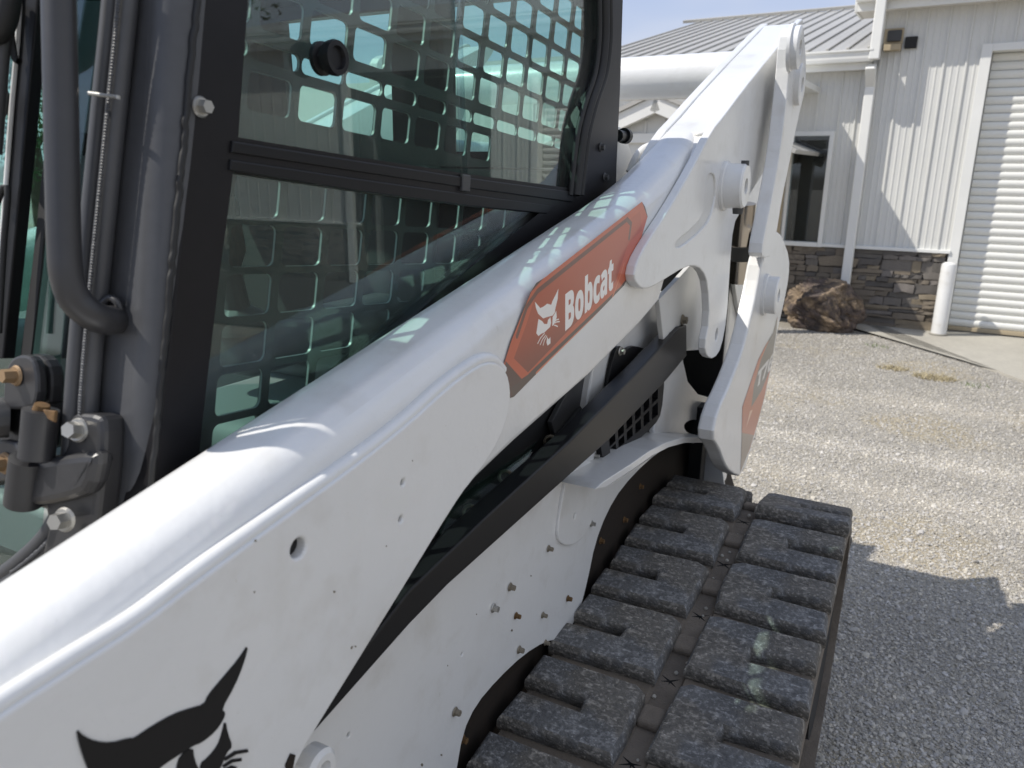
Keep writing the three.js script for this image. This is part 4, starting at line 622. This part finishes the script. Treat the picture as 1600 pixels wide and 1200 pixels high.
// perforated guard screen inside the windows
{
  const X = 0.432, ps = planeX(X), out = (a) => outline(a, ps, 0);
  const rr4 = (cz, cy, w, h, r, sl) => { const o = [], cs = [[w - r, h - r, 0], [-w + r, h - r, 1], [-w + r, -h + r, 2], [w - r, -h + r, 3]]; for (const [x, y, k] of cs) for (let i = 0; i <= 4; i++) { const a = (k + i / 4) * Math.PI / 2, u = x + r * Math.cos(a), v = y + r * Math.sin(a); o.push(new THREE.Vector2(-cz + u + v * 0.22, cy + v - u * 0.085)); } return o; };
  const upH = [], loH = [];
  for (const [y, h] of [[1.965, 0.016], [1.920, 0.0165], [1.875, 0.0165], [1.830, 0.0165], [1.786, 0.0165], [1.746, 0.0085], [1.709, 0.0165]]) for (let i = -3; i < 9; i++) { const dz = (y - 1.786) * -0.32, z = -0.778 - 0.0705 * i + dz; upH.push(rr4(z, y - 0.006 * i, h < 0.01 ? 0.034 : 0.0296, h < 0.01 ? h : 0.0183, h < 0.01 ? 0.007 : 0.007, 0)); }
  for (let k = -1; k < 8; k++) for (let i = -2; i < 9; i++) loH.push(rr4(-0.646 - 0.0712 * i + 0.0125 * k * 0.9, 1.568 - 0.0062 * i - 0.0485 * k, 0.0302, 0.0205, 0.0075, 0));
  const slant = (y0, y1) => [[0.425 + 0.19 * (y0 - 1.4), y0], [1.46, y0], [1.46, y1], [0.425 + 0.19 * (y1 - 1.4), y1]].map((q) => new THREE.Vector2(...q));
  const zr = (z0, z1, y0, y1) => [new THREE.Vector2(-z0, y0), new THREE.Vector2(-z1, y0), new THREE.Vector2(-z1, y1), new THREE.Vector2(-z0, y1)];
  for (const [z, hs] of [[slant(1.656, 2.0), upH.filter((h) => h.every((p) => p.y > 1.66 && p.y < 1.992 && p.x > 0.44 + 0.19 * (p.y - 1.4) && p.x < 1.45))], [slant(1.12, 1.653), loH.filter((h) => h.every((p) => p.y > 1.13 && p.y < 1.648 && p.x > 0.44 + 0.19 * (p.y - 1.4) && p.x < 1.45))]]) {
    const sc = part('guard_screen', ext(z, ps, 0.0008, { bevel: 0, holes: hs }), M.mesh);
    part('worn_edges', ext(z, planeX(X - 0.001), 0.0026, { bevel: 0, holes: hs }), M.meshEdge, sc); part('inner_face', ext(z, planeX(X - 0.0038), 0.0006, { bevel: 0, holes: hs }), M.mesh, sc);
  }
}
// far side of the cab, roof with its window, rear wall
{
  const s = (z0, z1, y0, y1) => [new THREE.Vector2(-z0, y0), new THREE.Vector2(-z1, y0), new THREE.Vector2(-z1, y1), new THREE.Vector2(-z0, y1)];
  const farHole = [[-0.64, 1.22], [-1.34, 1.22], [-1.36, 1.6], [-1.36, 1.94], [-0.66, 1.94]].map(([z, y]) => new THREE.Vector2(-z, y));
  part('far_side_frame', ext([new THREE.Vector2(0.42, 1.0), new THREE.Vector2(1.5, 1.0), new THREE.Vector2(1.5, 2.03), new THREE.Vector2(0.52, 2.03)], planeX(-0.44), 0.03, { bevel: 0.003, holes: [farHole] }), M.cabSide);
  part('far_pane', ext(s(-0.6, -1.4, 1.2, 1.96), planeX(-0.455), 0.001, { bevel: 0 }), M.glass);
  const rf = planeY(2.06), R = (x0, x1, z0, z1) => [[x0, -z0], [x1, -z0], [x1, -z1], [x0, -z1]].map(([x, z]) => new THREE.Vector2(x, z)), rfp = { P0: V3(0, 2.06, 0), N: V3(0, 1, 0), U: V3(1, 0, 0), V: V3(0, 0, -1) };
  part('roof', ext(R(-0.475, 0.475, -0.50, -1.52), rfp, 0.05, { bevel: 0.01, bseg: 3, holes: [R(-0.30, -0.02, -0.62, -0.92), R(-0.30, -0.02, -0.98, -1.26), R(0.04, 0.30, -0.62, -0.92), R(0.04, 0.30, -0.98, -1.26)] }), M.cabSide);
  part('roof_pane', box(-0.32, 0.32, 2.02, 2.021, -1.28, -0.60, 0), M.glass);
  part('rear_wall', [ext([[-0.44, 1.0], [0.44, 1.0], [0.44, 2.02], [-0.44, 2.02]].map((q) => new THREE.Vector2(...q)), planeZ(-1.47), 0.03, { holes: [[[-0.35, 1.72], [-0.30, 1.69], [0.37, 1.69], [0.40, 1.72], [0.40, 1.98], [-0.36, 1.98]].map((q) => new THREE.Vector2(...q))] })], M.cabSide);
  part('inner_post', box(0.0, 0.13, 1.6, 2.05, -1.46, -1.40, 0.01), M.dark);
  part('rear_pane', box(-0.40, 0.42, 1.66, 2.0, -1.482, -1.481, 0), M.glass);
  part('cab_floor', box(-0.44, 0.44, 0.98, 1.02, -1.48, -0.42, 0.005), M.interior);
  for (const [x0, x1, y0, y1, z0, z1] of [[0.20, 0.40, 1.36, 1.40, -1.30, -1.08], [0.16, 0.36, 1.36, 1.385, -1.04, -0.80], [-0.2, 0.1, 1.02, 1.2, -0.75, -0.55], [0.1, 0.4, 1.0, 1.25, -1.45, -1.2]]) part('cab_trim', box(x0, x1, y0, y1, z0, z1, 0.012), M.interior);
  const seat = part('seat', [(() => { const g = new RoundedBoxGeometry(0.46, 0.50, 0.14, 4, 0.05); g.rotateX(-0.16); return g.translate(-0.02, 1.42, -1.20); })()], M.seat);
  part('cushion', new RoundedBoxGeometry(0.46, 0.12, 0.44, 4, 0.05).translate(-0.02, 1.20, -0.95), M.seat, seat);
  part('armrest', new RoundedBoxGeometry(0.08, 0.07, 0.36, 3, 0.03).translate(0.26, 1.42, -0.86), M.plastic, seat);
  const joy = part('joystick', [lathe([[0.035, 0], [0.03, 0.02], [0.016, 0.03], [0.014, 0.08], [0.024, 0.10], [0.026, 0.16], [0.016, 0.19], [0, 0.195]], V3(0.27, 1.45, -0.70), V3(0, 1, 0.15))], M.plastic);
  part('console', box(0.18, 0.38, 1.02, 1.36, -1.05, -0.60, 0.03), M.interior);
  part('far_console', box(-0.40, -0.24, 1.02, 1.40, -1.1, -0.62, 0.03), M.interior);
}
// ---- cab front: left post, door and its hardware
const FP = (pts, d, t, o = {}) => plate(pts, shiftPlane(fr, d), t, o);
const postL = [[205, -330], [206, 0], [180, 150], [128, 600], [60, 900]].map(([x, y]) => uvOn(fr, hf(x, y))), RC = 0.026, postUV = [...postL, new THREE.Vector2(-RC, -0.30), new THREE.Vector2(-RC, 0.60)];
part('front_post', ext(postUV, fr, 0.06, { bevel: 0.002 }), M.cab);
const postCorner = [-0.3, 0.15, 0.6].map((t) => fr.P0.clone().addScaledVector(fr.V, t).addScaledVector(fr.U, -RC).addScaledVector(fr.N, -RC)); part('post_corner', tube(postCorner, RC, 30, 40), M.cab);
part('far_front_post', mirror(FP([[205, -330], [322, -330], [330, 0], [296, 300], [262, 560], [236, 745], [215, 870], [150, 880], [178, 150], [205, 0]], 0, 0.06, { bevel: 0.01 })), M.cab);

{ const q = [...Array(60)].map((_, i) => { const t = i / 59, y = -40 + t * 800; return hx(312 - t * 76 + rr(-1.6, 1.6), y, 0.4710); }); part('sealant_bead', tube(q, 0.0030, 200, 7), M.gasket); }
// door edge tube with a seam of weld
const doorTop = (dx, d) => [[176, -120], [168, 0], [153, 150], [138, 300], [124, 440], [110, 600], [104, 700], [98, 770], [70, 830], [20, 880], [-40, 920]].map(([x, y]) => hf(x + dx, y, d));
const door = part('door_frame', [tube(doorTop(6, 0.012), 0.0075, 90, 14), tube(doorTop(31, 0.009), 0.0085, 90, 14)], M.cab);
const seamCurve = new THREE.CatmullRomCurve3(doorTop(17, 0.0195));
part('weld_seam', [...Array(230)].map((_, i) => { const p = seamCurve.getPointAt(0.05 + i / 262); return new THREE.SphereGeometry(0.0024 + rr(0, 0.0006), 7, 5).scale(1.0, 0.7, 0.5).translate(p.x, p.y, p.z); }), M.cab, door).userData.kind = 'stuff';
part('zip_tie', FP([[136, 142], [182, 148], [182, 154], [136, 148]], 0.029, 0.004, { bevel: 0.001 }), M.zinc, door);
part('door_pane', FP([[-300, -330], [182, -330], [160, 0], [118, 300], [90, 600], [60, 860], [-300, 1000]], -0.008, 0.001, { bevel: 0 }), M.glass, door);
part('pane_border', FP([[58, -330], [82, -330], [72, 0], [52, 250], [38, 420], [20, 570], [4, 570], [24, 420], [42, 250], [64, 60], [66, 0]].map(([x, y]) => [x + 26, y]), -0.004, 0.002, { bevel: 0 }), M.dark, door);
part('pane_reflection_plate', FP([[100, 0], [165, 0], [128, 300], [96, 560], [40, 560], [60, 420], [82, 220]], -0.03, 0.02), M.cab, door);  // sky reflection in the door glass, painted as a grey plate
part('latch_slot', FP([[110, 205], [134, 208], [130, 242], [108, 240]], -0.028, 0.004, { bevel: 0 }), M.dark, door);
part('window_strip', FP([[35, -200], [64, -200], [58, 0], [40, 190], [24, 360], [4, 560], [-20, 560], [0, 360], [14, 190], [26, 0]], 0.006, 0.012), M.black, door);
part('strip_trim', tube([[33, -60], [29, 40], [18, 170], [6, 330], [-10, 520]].map(([x, y]) => hf(x, y, 0.008)), 0.0022, 30, 8), M.trim, door);
part('wiper_hose', tube([[-20, 60], [4, 40], [18, -30], [30, -120]].map(([x, y]) => hf(x, y, 0.03)), 0.010, 30, 12), M.gasket, door);
part('wiper_arm', [tube([[8, -20], [6, 60], [2, 110], [-8, 240]].map(([x, y]) => hf(x, y, 0.022)), 0.006, 30, 10), lathe([[0.018, 0], [0.018, 0.02], [0.014, 0.026], [0, 0.026]], hf(-2, 160, 0.0), fr.N)], M.plastic, door);
part('wire', tube([[14, 0], [16, 40], [24, 92], [30, 96]].map(([x, y]) => hf(x, y, 0.016)), 0.003, 24, 8), M.gasket, door);
part('wire', tube([[-6, 320], [4, 296], [10, 288], [12, 300], [6, 380], [-2, 520]].map(([x, y]) => hf(x, y, 0.016)), 0.003, 24, 8), M.gasket, door);
// grab handle bent into the post
part('grab_handle', tube([hf(90, -160, 0.055), hf(92, 0, 0.055), hf(95, 150, 0.055), hf(98, 300, 0.055), hf(100, 380, 0.054), hf(104, 430, 0.052), hf(116, 466, 0.046), hf(140, 490, 0.034), hf(164, 500, 0.018), hf(188, 498, -0.004)], 0.0125, 120, 20), M.steelPaint);
part('grab_handle', mirror(tube([hf(90, -160, 0.055), hf(95, 150, 0.055), hf(100, 380, 0.054), hf(116, 466, 0.046), hf(140, 490, 0.034), hf(164, 500, 0.018), hf(188, 498, -0.004)], 0.0125, 80, 12)), M.cab);
part('weld_fillet', [(() => { const g = tube([hf(158, 476, 0.012), hf(172, 466, 0.008), hf(184, 474, 0.006), hf(188, 490, 0.004), hf(186, 508, 0.004), hf(172, 516, 0.006)], 0.0035, 40, 8); return g; })()], M.steelPaint);
// hinge bracket with its knuckle and bolts
const bracket = part('hinge_bracket', [FP([[30, 790], [36, 722], [42, 716], [86, 712], [98, 706], [104, 690], [106, 652], [118, 645], [152, 648], [160, 660], [158, 720], [150, 800], [144, 850], [80, 872], [60, 880], [78, 800], [44, 790]], 0.022, 0.024, { bevel: 0.006, bseg: 3, sm: 1 }), FP([[28, 788], [34, 724], [90, 712], [140, 706], [150, 712], [138, 770], [110, 782], [60, 792]], 0.034, 0.02, { bevel: 0.008, bseg: 3, sm: 1 })], M.steelPaint);
part('hinge_knuckle', [cyl(hf(57, 715, 0.036), hf(64, 640, 0.036), 0.0145, 0.0145, 32), cyl(hf(36, 786, 0.030), hf(45, 716, 0.034), 0.0155, 0.0155, 32)], M.steelPaint, bracket);
part('hinge_pin', [cyl(hf(64, 641, 0.036), hf(66, 632, 0.036), 0.007, 0.006), FP([[66, 640], [86, 642], [84, 660], [74, 655]], 0.051, 0.003, { bevel: 0.001 })], M.rust, bracket);
bolt(hf(122, 672, 0.024), fr.N.clone().add(V3(0.25, 0.15, 0)), 0.0074, 0.010, M.zinc, bracket); bolt(hf(101, 812, 0.032), fr.N.clone().add(V3(0.25, 0.05, 0)), 0.0076, 0.010, M.zinc, bracket);
const lt = part('door_latch', [FP([[2, 640], [6, 590], [12, 566], [26, 554], [44, 554], [54, 566], [58, 590], [58, 620], [50, 640]], 0.026, 0.010, { bevel: 0.003, sm: 1 }), FP([[14, 638], [20, 580], [32, 556], [58, 552], [74, 566], [80, 592], [76, 640]], 0.012, 0.014, { bevel: 0.003, sm: 1 }), FP([[-10, 640], [70, 622], [74, 650], [62, 700], [-10, 760]], 0.012, 0.02, { bevel: 0.003 }), FP([[-20, 690], [18, 686], [34, 704], [34, 736], [20, 752], [-20, 752]], 0.028, 0.008, { bevel: 0.003, sm: 1 })], M.steelPaint);
part('round_knob', lathe([[0.019, 0], [0.019, 0.022], [0.017, 0.026], [0.008, 0.028], [0, 0.028]], hf(14, 652, 0.018), fr.N.clone().add(V3(-0.5, 0, 0))), M.plastic, lt);
bolt(hf(25, 587, 0.027), fr.N, 0.0066, 0.011, M.yellowZinc, lt); bolt(hf(8, 724, 0.029), fr.N, 0.0072, 0.011, M.yellowZinc, lt);

renderer.render(scene, camera);
